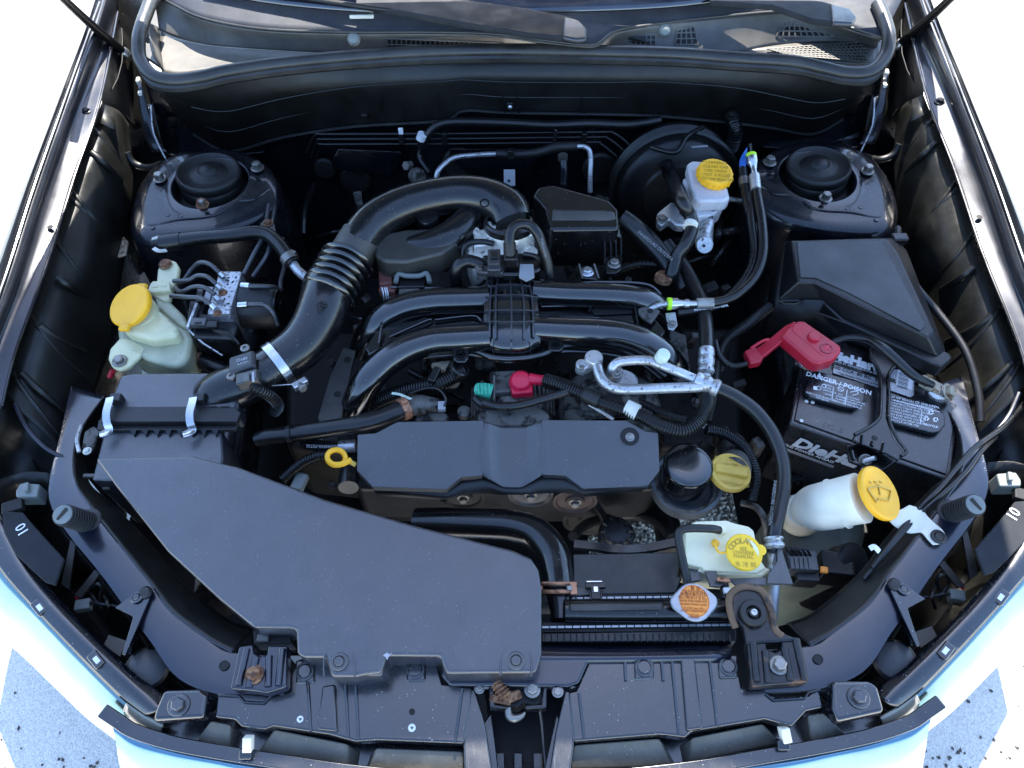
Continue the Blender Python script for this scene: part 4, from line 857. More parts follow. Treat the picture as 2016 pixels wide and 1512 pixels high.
# webs between the runners
def slab(pts, z, d, m=M_gloss, nm='runner_web', bev=.004): return prism(nm, pts, z, d, m, im, bevel=bev)
slab([(955,612),(955,646),(860,650),(790,664),(726,700),(716,684),(740,650),(800,624),(860,618)], .000, .02)
slab([(1058,600),(1058,634),(1190,636),(1262,648),(1300,668),(1312,650),(1280,616),(1200,606)], .002, .02)
prism('web_slot', [(766,660),(770,650),(836,624),(850,628),(850,636),(838,642),(790,658)], .0035, .003, M_dark, im, bevel=.001)
prism('web_slot', [(1164,610),(1172,604),(1244,606),(1246,616),(1172,620)], .0055, .003, M_dark, im, bevel=.001)
for q in ([(766,664,.006),(838,632,.006),(850,630,.006)],[(856,630,.006),(930,622,.006),(948,632,.006)],[(860,646,.006),(936,642,.006)],[(1066,604,.008),(1160,602,.008)],[(1066,624,.008),(1180,626,.008)],[(1160,612,.008),(1172,602,.008),(1246,604,.008)]):
    tube('web_rib', q, 2.6, M_gloss, im, seg=8)
tube('flange_rim', [(705,770,-.02),(740,728,-.006),(800,700,.0),(860,690,-.004),(930,690,-.004),(965,702,-.002),(1005,706,.0),(1060,700,-.002),(1120,680,-.002),(1200,682,-.004),(1260,704,-.012),(1310,740,-.03)], 7, M_gloss, im, seg=10)
tube('flange_rim', [(715,760,-.03),(746,722,-.014),(800,706,-.008),(930,698,-.012),(1005,712,-.008),(1110,692,-.008),(1240,706,-.02),(1300,744,-.04)], 5, M_gloss, im, seg=10)
tube('upper_rim', [(770,566,.004),(850,568,.008),(930,566,.010),(955,552,.012)], 4, M_gloss, im, seg=8)
tube('upper_rim', [(1052,548,.012),(1100,560,.010),(1180,556,.010),(1270,560,.006),(1300,580,-.01)], 4, M_gloss, im, seg=8)
tube('web_stay', [(752,640,.014),(746,676,.006)], 3, M_gloss, im, seg=6, n=1)
tube('web_stay', [(1247,590,.016),(1256,640,.008)], 3, M_gloss, im, seg=6, n=1)
# plenum body following a shell, ribs as geometry
pt = [[(x + (x-1006)*.07, y, z+.002) for x, y, z in r] for r in [[(966,548,.012),(990,542,.020),(1020,542,.020),(1046,548,.012)],[(960,572,.022),(985,566,.032),(1026,566,.032),(1052,572,.022)],[(957,610,.026),(984,608,.036),(1030,608,.036),(1056,610,.026)],[(956,650,.024),(984,652,.032),(1030,652,.032),(1058,648,.024)],[(956,680,.010),(984,688,.016),(1030,688,.016),(1060,678,.010)],[(962,698,-.02),(986,706,-.018),(1030,706,-.018),(1056,694,-.02)]]]
surf('plenum', pt, M_gloss, im, n=5, m=5, solid=.012)
for sx in (0, 1):
    a = [r[0 if not sx else 3] for r in pt]
    surf('plenum_side', [[(x, y, z+.001) for x, y, z in a], [(x+(-3 if not sx else 3), y, z-.05) for x, y, z in a]], M_gloss, im, n=5, m=2, solid=.003)
G = [[V3(p) for p in r] for r in pt]; G = [crom(r, 6) for r in G]; Gc = [crom(list(c), 6) for c in zip(*G)]
nc, nr = len(Gc), len(Gc[0])
def grid(u, v):
    i = min(nc-1, int(round(u*(nc-1)))); j = min(nr-1, int(round(v*(nr-1)))); return Gc[i][j]
def rib(pts, h=.0065, w=.0014):
    V = []; F = []; C = []
    for i, p in enumerate(pts):
        t = (pts[min(i+1, len(pts)-1)]-pts[max(0, i-1)]).normalized(); s = t.cross(Vector((0,0,1))).normalized()*w
        V += [p+s-Vector((0,0,.003)), p+s+Vector((0,0,h)), p-s+Vector((0,0,h)), p-s-Vector((0,0,.003))]
        if i:
            o = (i-1)*4
            for k in range(4): F.append((o+k, o+(k+1) % 4, o+4+(k+1) % 4, o+4+k))
    F += [(0,1,2,3), (len(V)-1, len(V)-2, len(V)-3, len(V)-4)]
    return mk('plenum_rib', V, F, M_cover, im, smooth=True, ang=30)
for u in (.14,.30,.50,.68,.86): rib([grid(u, v/20) for v in range(-0, 15)])
for v in (.10,.20,.31,.42,.54): rib([grid(u/12, v) for u in range(0, 13)])
for u in (.24,.5,.76): rib([grid(u, v/20) for v in range(15, 21)], h=.005)
for (x, y) in ((907,697),(1094,675)):
    prism('mount_lug', [(x-15,y-14),(x+15,y-15),(x+15,y+8),(x+9,y+16),(x-9,y+16),(x-15,y+8)], .006, .012, M_gloss, im, bevel=.002)
    lathe('lug_ring', (x, y+2, .0065), [(11,0),(11,1.4),(9,1.4),(8.6,0),(6,0),(6,1.4),(4,1.4),(3.6,0),(.1,0)], M_gloss, im, seg=20)
# ================= THROTTLE BODY =================
tb = thing('throttle_body', 'bright cast throttle body behind the ribbed plenum with hoses round it', 'throttle body', (990, 490, -.03))
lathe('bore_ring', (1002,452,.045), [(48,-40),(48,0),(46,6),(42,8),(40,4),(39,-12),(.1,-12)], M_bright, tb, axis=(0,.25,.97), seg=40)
lathe('duct_collar', (1002,450,.052), [(48,0),(50,4),(50,14),(46,18),(42,18)], M_hose, tb, axis=(0,.25,.97), seg=40, close=False)
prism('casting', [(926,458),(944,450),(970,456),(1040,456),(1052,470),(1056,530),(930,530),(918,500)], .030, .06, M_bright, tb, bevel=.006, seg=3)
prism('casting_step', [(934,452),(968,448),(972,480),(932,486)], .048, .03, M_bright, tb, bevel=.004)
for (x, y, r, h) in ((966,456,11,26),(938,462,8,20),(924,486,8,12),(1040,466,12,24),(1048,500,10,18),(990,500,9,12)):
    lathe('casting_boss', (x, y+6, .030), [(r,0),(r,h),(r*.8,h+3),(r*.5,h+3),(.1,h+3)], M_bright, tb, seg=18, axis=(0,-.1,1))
prism('actuator_housing', [(948,500),(1060,494),(1066,530),(1040,540),(960,540)], .044, .03, M_gloss2, tb, bevel=.006)
box('sensor_plug', (973,516,.062), (.022,.050,.014), M_cover, tb, bevel=.002)
box('plug_lock', (973,503,.070), (.012,.016,.006), M_batt, tb, bevel=.001); box('plug_lock', (973,519,.071), (.020,.008,.006), M_label if False else M_cover, tb, bevel=.001)
box('sensor_base', (965,534,.048), (.046,.018,.012), M_cover, tb, rot=(0,0,-4), bevel=.003); bolt((944,530,.054), 7, M_dalu, tb)
box('coolant_valve', (1006,508,.066), (.024,.026,.020), M_hose, tb, bevel=.003)
prism('heat_tab', [(1024,520),(1050,520),(1052,544),(1036,552),(1022,544)], .052, .004, M_label, tb)
h1 = tube('vacuum_hose', [(1004,502,.07),(1003,476,.09),(1006,456,.10),(1020,443,.105),(1042,444,.10),(1058,460,.09),(1068,486,.07),(1078,516,.045),(1082,545,.02)], 10.5, M_hose, None, seg=16, n=7)
setp(h1, 'black vacuum hose arching over the throttle body', 'hose')
tube('hose_sleeve', [(1004,505,.068),(1003,478,.088)], 12.5, M_rubber, h1, n=2)
text('hose_print', 'YOKOHAMA', (1070,488,.085), 5, M_hprint, h1, ang=-76, n=(.1,-.5,.85))
h2 = tube('coolant_hose', [(900,560,.0),(898,536,.03),(906,520,.045),(922,514,.048),(944,520,.045),(962,530,.035)], 13, M_hose, None, seg=16, n=7)
setp(h2, 'short bent coolant hose beside the throttle sensor plug', 'hose')
tube('cable_loom', [(912,508,.03),(914,488,.045),(926,478,.05),(950,476,.05),(972,480,.048)], 6, M_hose, tb, seg=10)
tube('cable_loom', [(1030,500,.05),(1056,506,.045),(1070,530,.02)], 5, M_hose, tb, seg=10)
# ================= RESONATOR AND AIR DUCT OVER THE ENGINE =================
rs = thing('resonator_duct', 'arched black air duct with a rounded resonator chamber behind the manifold', 'air duct', (860, 430, -.02))
tube('arched_tube', [(690,506,.040),(704,480,.050),(735,440,.058),(780,412,.062),(835,394,.064),(900,384,.064),(955,390,.062),(995,412,.056),(1008,440,.045)], [40,40,40,39,38,38,40,44,44], M_gloss2, rs, seg=30, n=8)
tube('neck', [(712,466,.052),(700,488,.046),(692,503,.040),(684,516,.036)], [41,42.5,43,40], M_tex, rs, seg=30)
ch = [(735,482),(742,468),(768,456),(800,450),(850,448),(872,452),(915,424),(928,430),(926,448),(900,480),(870,500),(800,516),(752,514),(737,502)]
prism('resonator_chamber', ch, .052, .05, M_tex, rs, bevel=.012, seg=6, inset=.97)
prism('link_web', [(770,450),(800,430),(860,410),(930,404),(940,440),(880,456),(790,458)], .030, .02, M_gloss, rs, bevel=.004)
tube('chamber_arm', [(790,488,.030),(840,486,.034),(885,470,.038),(918,440,.040),(934,414,.036),(930,392,.030)], [20,30,34,32,28,22], M_gloss2, rs, seg=24, n=8)
lathe('dimple_post', (842,428,.052), [(23,-20),(23,0),(21,4),(15,6),(.1,6)], M_gloss2, rs, seg=28)
lathe('moulded_ring', (954,400,.100), [(10,0),(10,1),(7,1),(6.6,-.5)], M_gloss2, rs, seg=20, close=False, axis=(0,-.3,1))
rb = thing('resonator_box', 'squared black resonator box with a bright front lip and bolted foot', 'resonator', (1140, 430, -.02))
prism('box_shell', [(1058,366),(1090,362),(1150,378),(1200,392),(1218,410),(1220,450),(1082,452),(1072,410),(1048,384)], .070, .10, M_gloss2, rb, bevel=.008, seg=3, inset=.96)
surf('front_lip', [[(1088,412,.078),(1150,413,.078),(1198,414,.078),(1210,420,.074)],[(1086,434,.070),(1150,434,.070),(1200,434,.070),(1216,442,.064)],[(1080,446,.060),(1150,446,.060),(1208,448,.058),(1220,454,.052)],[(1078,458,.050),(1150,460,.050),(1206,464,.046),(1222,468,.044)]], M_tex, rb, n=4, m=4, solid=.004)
prism('box_foot', [(1188,506),(1222,500),(1224,530),(1212,538),(1194,538)], .020, .012, M_gloss2, rb, bevel=.002)
for x in (1190,1202,1212,1222): tube('foot_rib', [(x,462,.04),(x+1,500,.028),(x,520,.024)], 2.2, M_gloss2, rb, seg=6, n=2)
bolt((1209,520,.021), 9, M_zinc, rb)
prism('side_lug', [(1140,522),(1172,524),(1176,550),(1146,548)], .016, .01, M_gloss, rb, bevel=.002); bolt((1156,536,.017), 9, M_steel, rb)
tube('lug_edge', [(1140,520,.022),(1147,548,.018)], 2, M_zinc, rb, seg=6, n=1); tube('lug_edge', [(1170,520,.022),(1179,548,.018)], 2, M_zinc, rb, seg=6, n=1)
# plugs beside the runner
cp = thing('wiring_plug', 'grey collared wiring plug between the bellows and the manifold', 'plug', (812, 560, -.04))
box('plug_core', (812,560,.0), (.05,.04,.03), M_hose, cp, bevel=.004)
tube('plug_collar', [(779,556,.02),(784,540,.022),(800,543,.022),(826,543,.022),(840,538,.022),(846,556,.02)], 5, M_grey, cp, seg=8, n=3)
box('plug_insert', (806,576,.012), (.036,.012,.008), M_cowl, cp, bevel=.001)
bp = thing('brown_connector', 'brown wiring connector tucked between bellows and grey plug', 'connector', (760, 560, -.04))
box('connector_body', (760,552,.0), (.024,.035,.022), M_brown, bp, rot=(0,0,8), bevel=.003); box('connector_tail', (764,573,-.004), (.030,.016,.018), M_brown, bp, rot=(0,0,-6))
for d in (0,5,9): tube('connector_wire', [(752+d,566,.006),(755+d,580,.0),(756+d,592,-.02)], 1.5, M_print, bp, seg=6)
# ================= BELT COVER =================
bc = thing('belt_cover', 'grained grey plastic belt cover with a raised centre spine', 'engine cover', (1000, 890, -.06))
zc = .0
pl = [(704,855),(740,852),(782,830),(952,827),(950,936),(907,940),(879,964),(733,959),(702,926)]
pr_ = [(1067,826),(1233,827),(1272,849),(1296,851),(1299,926),(1275,957),(1147,962),(1112,936),(1067,934)]
zt = lambda y: .014-(y-827)/140*.030
pl = [(x, y, zt(y)) for x, y in pl]; pr_ = [(x, y, zt(y)) for x, y in pr_]
prism('cover_wing', pl, zc, .012, M_cover, bc, bevel=.0016, seg=3)
wing2 = prism('cover_wing', pr_, zc, .012, M_cover, bc, bevel=.0016, seg=3)
surf('centre_spine', [[(950,827,zt(827)-.001),(962,832,zt(832)-.004),(985,839,zt(839)-.014),(1010,839,zt(839)-.015),(1035,839,zt(839)-.014),(1056,832,zt(832)-.004),(1069,826,zt(826)-.001)],
    [(947,870,zt(870)+.001),(964,874,zt(874)-.003),(983,880,zt(880)-.012),(1010,880,zt(880)-.013),(1037,880,zt(880)-.012),(1058,874,zt(874)-.003),(1070,870,zt(870)+.001)],
    [(948,920,zt(920)+.001),(966,926,zt(926)-.002),(984,934,zt(934)-.008),(1010,936,zt(936)-.009),(1034,934,zt(934)-.008),(1054,926,zt(926)-.002),(1070,920,zt(920)+.001)],
    [(950,937,zt(937)-.002),(968,946,zt(946)-.004),(990,959,zt(959)-.008),(1010,960,zt(960)-.008),(1028,959,zt(959)-.008),(1050,946,zt(946)-.004),(1068,935,zt(935)-.002)]], M_cover, bc, n=1, m=5, solid=.003, ang=9)
surf('front_apron', [[(733,962,zt(962)-.012),(879,966,zt(966)-.012),(907,944,zt(944)-.012),(950,938,zt(938)-.012),(990,960,zt(960)-.012),(1028,960,zt(960)-.012),(1067,936,zt(936)-.012),(1112,938,zt(938)-.012),(1147,964,zt(964)-.012),(1275,959,-.013)],
    [(742,976,-.035),(880,984,-.035),(915,974,-.035),(960,972,-.035),(990,974,-.035),(1028,974,-.035),(1060,972,-.035),(1110,970,-.035),(1150,978,-.035),(1262,968,-.035)]], M_plastic, bc, n=1, m=2, solid=.003)
wl_ = lathe('bolt_well', (1240,859,zt(859)+.0006), [(18.5,0),(18,.8),(16.5,.8),(16,-.2),(.1,-.2)], M_dark, bc, seg=32, axis=(0,-.25,1))
lathe('well_bolt', (1240,861,zt(861)+.001), [(9,0),(9,2),(6.4,2.5),(6,5),(4,6),(.1,6)], M_zinc, bc, seg=20, axis=(0,-.25,1))
# ================= DIPSTICK =================
ds = tube('dipstick', [(690,906,.0),(672,914,.004),(655,914,.006),(645,904,.008),(647,892,.008),(660,886,.006),(674,890,.004),(680,902,.0),(676,912,-.002)], 5.2, M_yel, None, seg=12, n=6, flat=1.4)
setp(ds, 'yellow ring handle dipstick at the end of the belt cover', 'dipstick')
tube('dipstick_shaft', [(680,905,.0),(700,915,-.01)], 5, M_ydull, ds, seg=8, n=1)
# ================= PULLEYS, ALTERNATOR, COMPRESSOR =================
pu = thing('belt_pulley', 'grey idler pulley with hex centre peeking out below the belt cover spine', 'pulley', (1045, 985, -.16), 'accessory belt pulleys')
def pulley(o, c, r, m):
    lathe('pulley_wheel', c, [(r*.95,-24),(r,-22),(r*.93,-16),(r,-12),(r*.93,-8),(r,-4),(r,0),(r*.88,1),(r*.80,-3),(r*.45,-4),(r*.4,1),(.1,1)], m, o, axis=(0,-1,.08), seg=40)
    bolt(Vector(V3(c))+Vector((0,-.001,0)), r*.2, M_zinc, o, name='pulley_bolt', axis=(0,-1,.08), h=8)
M_pul = mat('pulley_steel', (.12,.115,.115), .38, metal=.7, bump=.3, bs=200, dust=.2)
M_pulr = mat('brown_pulley', (.075,.05,.042), .5, metal=.4, bump=.3, bs=200, dust=.2)
pulley(pu, (1045,975,-.085), 45, M_pul)
p2 = thing('belt_pulley', 'dusty brown pulley just beside the hex centred idler', 'pulley', (1130, 990, -.2), 'accessory belt pulleys'); pulley(p2, (1132,988,-.10), 44, M_pulr)
p3 = thing('belt_pulley', 'black grooved pulley under the air duct side of the belt cover', 'pulley', (905, 985, -.2), 'accessory belt pulleys'); pulley(p3, (912,980,-.12), 42, M_eng)
p4 = thing('belt_pulley', 'large dark crank pulley low behind the radiator fan', 'pulley', (1170, 1040, -.3), 'accessory belt pulleys'); pulley(p4, (1165,1025,-.26), 58, M_eng)
bl = strip('drive_belt', [(870,985,-.12),(912,950,-.12),(1045,944,-.10),(1130,955,-.11),(1180,1000,-.14),(1200,1040,-.2)], 14, M_rubber, None, thick=.006, normal=(0,0,1)); setp(bl, 'black ribbed drive belt running over the pulleys', 'belt')
al = thing('alternator', 'dull cast aluminium alternator with slotted housing under the red terminal boot', 'alternator', (1010, 800, -.12))
lathe('alternator_case', (1010,840,-.10), [(78,-60),(84,-50),(86,0),(84,36),(72,50),(.1,52)], M_dalu, al, axis=(0,.96,.28), seg=48)
for i in range(-9, 10):
    a = math.radians(i*7)
    c = P(1010,816,-.10); r = 88/ppm(c)
    p = c+Vector((math.sin(a)*r, .0, math.cos(a)*r)); 
    if i > 0 or i < -5: tube('cooling_slat', [p+Vector((0,-.03,.0)), p+Vector((0,.035,-.006))], 3.0, M_dalu, al, seg=6, n=1)
prism('case_saddle', [(940,808),(975,796),(1060,796),(1084,812),(1080,840),(940,840)], -.012, .03, M_dalu, al, bevel=.008, seg=3)
box('rear_bracket', (992,762,-.03), (.045,.05,.03), M_dalu, al, rot=(-10,0,4), bevel=.004)
box('bracket_fin', (973,772,-.018), (.004,.05,.03), M_dalu, al)
lathe('pivot_boss', (914,816,-.04), [(13,0),(13,12),(9,14),(.1,14)], M_dalu, al, seg=18); box('date_label', (992,800,-.010), (.03,.008,.001), M_print, al, bevel=.0002)
rbt = thing('terminal_boot', 'bright red rubber boot over the alternator terminal', 'terminal boot', (1030, 750, -.03))
lathe('boot_dome', (1025,752,-.005), [(23,-22),(23,0),(22,6),(17,12),(8,14),(.1,14)], M_redbr, rbt, seg=28, axis=(0,-.25,1))
prism('boot_skirt', [(1003,752),(1048,744),(1050,772),(1008,776)], -.004, .016, M_redbr, rbt, bevel=.004)
tube('boot_neck', [(1042,746,-.002),(1058,748,-.002),(1072,749,-.003)], [12,10.5,10.5], M_redbr, rbt, seg=16, n=3)
gr = thing('green_connector', 'green plastic connector beside the red alternator boot', 'connector', (952, 768, -.03))
tube('connector_shell', [(938,766,-.006),(952,768,-.004),(968,772,-.006)], [12,15,15], M_green, gr, seg=10, n=2)
for i in range(4): tube('connector_rib', [(941+i*7,756,.008),(943+i*7,776,.006)], 2, M_green, gr, seg=6, n=1)
tube('wire_boot', [(936,784,-.006),(950,796,-.006),(978,800,-.004)], 8, M_hose, gr, seg=10)
cond = tube('taped_loom', [(952,792,.0),(980,800,.002),(1020,798,.004),(1060,788,.008),(1100,776,.010),(1132,766,.010)], 8.5, M_hose, None, seg=12); setp(cond, 'taped black loom running from the green connector', 'cable loom')
mc = tube('harness_conduit', [(1074,749,.0),(1100,756,.008),(1140,772,.012),(1180,790,.012),(1220,804,.012),(1260,818,.012),(1300,838,.010),(1340,848,.006),(1372,832,.004),(1390,800,.0),(1392,770,-.01)], 13, M_hose, None, seg=14, n=10, corr=.16, pitch=5.4)
setp(mc, 'thick corrugated black conduit sweeping from the red boot under the aluminium pipes', 'cable conduit', 'corrugated cable conduits')
tube('white_tape', [(1232,802,.014),(1243,807,.014),(1256,813,.014)], 16.5, M_tape, mc, seg=18, n=2)
tube('tape_wrap', [(1150,776,.013),(1180,790,.013)], 15.5, M_rubber, mc, seg=16, n=2)
for q, r, lb in (([(1200,782,-.03),(1250,790,-.03),(1300,812,-.03),(1350,826,-.03)], 9, 'thin corrugated conduit tucked behind the white taped one'),
             ([(1390,846,-.03),(1432,856,-.04),(1470,888,-.055),(1488,935,-.06),(1480,985,-.08)], 9, 'corrugated conduit curling round the oil filler'),
             ([(1514,604,-.03),(1470,640,-.02),(1428,672,-.02),(1410,720,-.02),(1404,780,-.02),(1392,830,-.02)], 9, 'corrugated conduit rising beside the red battery clamp'),
             ([(556,945,-.06),(590,915,-.05),(625,898,-.04),(650,896,-.04)], 9, 'corrugated conduit behind the yellow dipstick'),
             ([(735,800,-.06),(760,785,-.04),(810,768,-.02),(860,755,-.01),(912,730,-.01)], 14, 'corrugated conduit under the front runner'),
             ([(1220,530,-.03),(1262,520,-.02),(1300,524,-.02),(1330,540,-.03)], 8, 'corrugated conduit behind the upper runner end'),
             ([(1440,228,-.02+.02),(1446,250,.02),(1442,282,.0)], 12, 'corrugated conduit passing under the insulator panel')):
    if q[0][0] == 1440: q = [PY(1438,228,.70), PY(1446,245,.675), PY(1447,268,.665), PY(1440,292,.67)]
    o = tube('harness_conduit', q, r, M_hose, None, seg=12, n=10, corr=.2, pitch=5); setp(o, lb, 'cable conduit', 'corrugated cable conduits')
o = tube('clip_on_loom', [(1408,672,-.01),(1416,700,-.01),(1440,720,-.012),(1470,716,-.012)], 5.5, M_hose, None, seg=10, corr=.15, pitch=4); setp(o, 'thin branch cable leading to the red battery clamp', 'cable')
lathe('loom_cap', (905,724,.0), [(22,-18),(22,0),(19,3),(16,3),(14,-4),(.1,-4)], M_hose, [x for x in bpy.data.objects if x.name.startswith('harness_conduit') and 'front runner' in x.get('label','')][0], seg=24, axis=(.5,.2,.8))
# compressor
co = thing('compressor', 'dull aluminium air conditioning compressor below the silver pipes', 'compressor', (1210, 780, -.12))
lathe('compressor_body', (1200,790,-.05), [(96,-70),(100,-60),(100,0),(92,12),(70,16),(66,8),(30,8),(26,14),(.1,14)], M_dalu, co, axis=(0,.3,.95), seg=44)
prism('body_web', [(1150,760),(1190,742),(1262,770),(1262,800),(1240,826),(1140,800)], -.02, .03, M_dalu, co, bevel=.008, seg=3)
prism('mount_foot', [(1142,800),(1160,788),(1200,830),(1262,812),(1250,828),(1160,830)], -.018, .02, M_dalu, co, bevel=.005)
lathe('port_tower', (1226,760,-.03), [(28,0),(28,16),(24,20),(.1,20)], M_alu, co, seg=26)
tube('bolt_strap', [(1160,796,.002),(1180,808,.0),(1208,826,-.004)], 3.5, M_tape, co, seg=8)
# aluminium lines
a1 = thing('refrigerant_pipe', 'silver pipe with round end block bending along the compressor', 'pipe', (1250, 760, .0), 'aluminium refrigerant pipes')
tube('pipe_tube', [(1176,722,.030),(1182,742,.030),(1196,758,.030),(1220,766,.030),(1260,766,.030),(1320,764,.028),(1372,762,.026),(1388,758,.026)], 10.5, M_pipe, a1, seg=16)
lathe('end_block', (1168,714,.022), [(17.5,0),(18,3),(18,17),(16,20),(.1,20.5)], M_alu, a1, seg=28)
lathe('bolt_boss', (1145,729,.012), [(12.5,0),(12.5,20),(9,21),(8,17),(.1,17)], M_alu, a1, seg=24); bolt((1145,726,.026), 6, M_zinc, a1)
box('block_link', (1156,722,.018), (.022,.016,.016), M_alu, a1, rot=(0,0,30), bevel=.003)
a2 = thing('refrigerant_pipe', 'silver pipe with green capped service port above the compressor', 'pipe', (1290, 715, .0), 'aluminium refrigerant pipes')
tube('pipe_tube', [(1205,736,.022),(1206,724,.034),(1216,714,.040),(1240,710,.042),(1276,710,.042),(1300,718,.040),(1340,734,.034),(1372,748,.028)], 9.5, M_pipe, a2, seg=16)
lathe('end_fitting', (1208,742,.006), [(15,0),(16,8),(14,18),(12,24),(.1,25)], M_alu, a2, seg=24)
lathe('bolt_boss', (1212,744,.002), [(13,0),(13,22),(.1,23)], M_alu, a2, seg=20); bolt((1213,737,.022), 7, M_zinc, a2)
lathe('port_stem', (1298,714,.042), [(9,0),(9,12),(11,14)], M_alu, a2, axis=(.22,-.05,.97), seg=20)
lathe('port_cover', (1301,706,.050), [(13.5,0),(13.5,16),(12,19),(.1,19.5)], mat('mint_white_cap', (.68,.76,.62), .35, sss=.2), a2, axis=(.22,-.05,.97), seg=28)
fe = thing('crimp_ferrule', 'ribbed aluminium ferrule joining the silver pipes to the long black hose', 'ferrule', (1392, 754, .01), 'crimped hose ferrules')
A0 = P(1368,746,.028); A1 = P(1416,766,.026)
Lf = (A1-A0).length*ppm(A0)
lathe('ferrule_body', A0, [(13,0),(16,2),(17,8),(14,Lf*.3),(17,Lf*.42),(17,Lf*.55),(14,Lf*.66),(17,Lf*.78),(17,Lf*.96),(13,Lf)], M_pipe, fe, axis=A1-A0, seg=28)
f2 = thing('crimp_ferrule', 'upright ribbed ferrule on the vertical hose above the pipe junction', 'ferrule', (1390, 715, .0), 'crimped hose ferrules')
A0 = P(1390,736,.010); A1 = P(1391,688,.014); Lf = (A1-A0).length*ppm(A0)
lathe('ferrule_body', A0, [(11,0),(15,3),(16.5,8),(13.5,Lf*.3),(16.5,Lf*.42),(16.5,Lf*.58),(14,Lf*.68),(16.5,Lf*.8),(15.5,Lf)], M_pipe, f2, axis=A1-A0, seg=28)
tube('pipe_stub', [(1390,730,.008),(1390,748,.004),(1388,780,-.01),(1384,840,-.05)], 9, M_alu, f2, seg=12)
def hose(lab, pts, r, m=M_hose, cat='hose', group=None, **k):
    o = tube('hose', pts, r, m, None, **k); setp(o, lab, cat, group); return o
hb = hose('long thick black hose curving from the silver ferrule down to the radiator corner', [(1412,764,.026),(1450,782,.022),(1490,812,.014),(1522,856,.006),(1540,905,.0),(1543,955,-.005),(1534,1005,-.01),(1525,1050,-.014),(1522,1085,-.03)], 14, seg=20, n=10)
text('hose_print', 'INNERDURE OUTERPA', (1521,990,.008), 6.5, M_hprint, hb, ang=-97, n=(-.45,-.35,.8))
lathe('hose_ferrule', (1523,1058,-.014), [(19,0),(19,-3),(15,-8),(19,-13),(19,-18),(14,-22)], M_pipe, hb, axis=(0,.96,.25), seg=24)
tube('pipe_end', [(1522,1090,-.03),(1524,1150,-.05),(1520,1215,-.08)], 11, M_alu, hb, seg=14)
# vertical hose to the ferrule, hoses from the throttle to the brake side
hose('black hose dropping to the upright silver ferrule', [(1310,480,.0),(1340,520,-.01),(1362,556,-.01),(1382,600,.0),(1390,650,.008),(1391,690,.012)], 15, seg=18)
h = hose('black hose with white print slanting from the resonator box', [(1222,430,.03),(1250,450,.02),(1290,490,.0),(1320,530,-.02),(1350,570,-.03)], 20, seg=20)
text('hose_print', 'INNERDURE OUTERPA', (1290,484,.030), 7, M_hprint, h, ang=-40, n=(-.3,-.3,.9))
bh = hose('wavy black hose with cream band in front of the brake reservoir', [PY(1310,320,.60), PY(1322,350,.57), (1338,390,.07),(1358,424,.06),(1362,450,.05),(1350,480,.04),(1332,506,.02),(1322,540,.0),(1310,552,-.02)], [13,14,14,13,13,13,14,14,14], seg=18)
tube('cream_band', [(1361,440,.0555),(1358,448,.054)], 14.5, M_tape, bh, n=1, seg=18)
lathe('rusty_clip', (1305,552,-.01), [(18,0),(18,10),(15,14)], M_rust, bh, seg=20, axis=(.1,.2,1))
# ================= FUEL / AC LINES ON THE FAR SIDE =================
l1 = thing('refrigerant_line', 'black line with crimp fitting bending round to the lime ringed joint', 'line', (1490, 450, .0), 'black fluid lines')
tube('line_hose', [(1487,345,.060),(1490,380,.058),(1500,440,.05),(1502,500,.04),(1486,545,.03),(1456,576,.025),(1430,590,.022),(1400,597,.022)], 9.5, M_hose, l1, seg=16, n=10)
tube('line_hose', [(1475,380,.050),(1480,440,.044),(1486,500,.03),(1470,545,.02),(1440,580,.012),(1400,606,.008),(1362,612,.008),(1334,616,.006)], 8, M_hose, l1, seg=14, n=10)
tube('crimp_sleeve', [(1404,597,.022),(1372,598,.022)], 11, mat('knurled_sleeve', (.34,.33,.30), .5, metal=.7, bump=1, bs=260, stain=(.1,.08,.07), samt=.4, sscale=90), l1, n=1, seg=16)
tube('steel_fitting', [(1372,598,.022),(1358,598,.022),(1356,598,.022),(1348,598,.022),(1346,598,.022),(1332,598,.022)], [6,6,9,9,7,9], M_steel, l1, n=1, seg=18)
tube('steel_fitting', [(1334,598,.022),(1322,598,.022)], 11.5, M_steel, l1, n=1, seg=20)
tube('lime_ring', [(1322,598,.022),(1314,598,.022)], 12.5, M_lime, l1, n=1, seg=20)
tube('pipe_end', [(1314,598,.022),(1300,600,.020),(1284,606,.015),(1270,616,.005)], 5.5, M_pipe, l1, seg=12)
text('line_print', 'INNERDURE OUTERPA', (1400,606,.018), 5, M_print, l1, ang=8, n=(0,-.4,.9))
br = thing('pipe_bracket', 'dull stamped bracket holding the lime ringed joint over the runner', 'bracket', (1285, 615, -.01))
prism('bracket_plate', [(1256,608),(1272,598),(1290,604),(1300,612),(1290,626),(1282,636),(1268,628),(1258,618)], .016, .006, M_dalu, br, bevel=.002)
lathe('plate_hole', (1280,612,.0165), [(6,0),(6,.6),(.1,.6)], M_dark, br, seg=14)
prism('flat_tab', [(1310,616),(1330,614),(1334,640),(1326,650),(1316,648)], .012, .003, M_pipe, br, bevel=.001); bolt((1324,638,.013), 6, M_zinc, br)
l2 = thing('brake_line_joint', 'steel quick joint with lime ring and blue tape near the strut tower', 'line joint', (1478, 320, .04), 'black fluid lines')
tube('joint_stem', [PY(1476,282,.56), PY(1478,304,.55)], 5, M_hose, l2, n=1, seg=12)
tube('lime_ring', [(1479,304,.075),(1480,311,.073)], 10, M_lime, l2, n=1, seg=18)
tube('joint_body', [(1480,311,.073),(1481,322,.070),(1483,326,.069),(1484,336,.067),(1485,346,.066)], [11,11,8,6,8], M_steel, l2, n=1, seg=18)
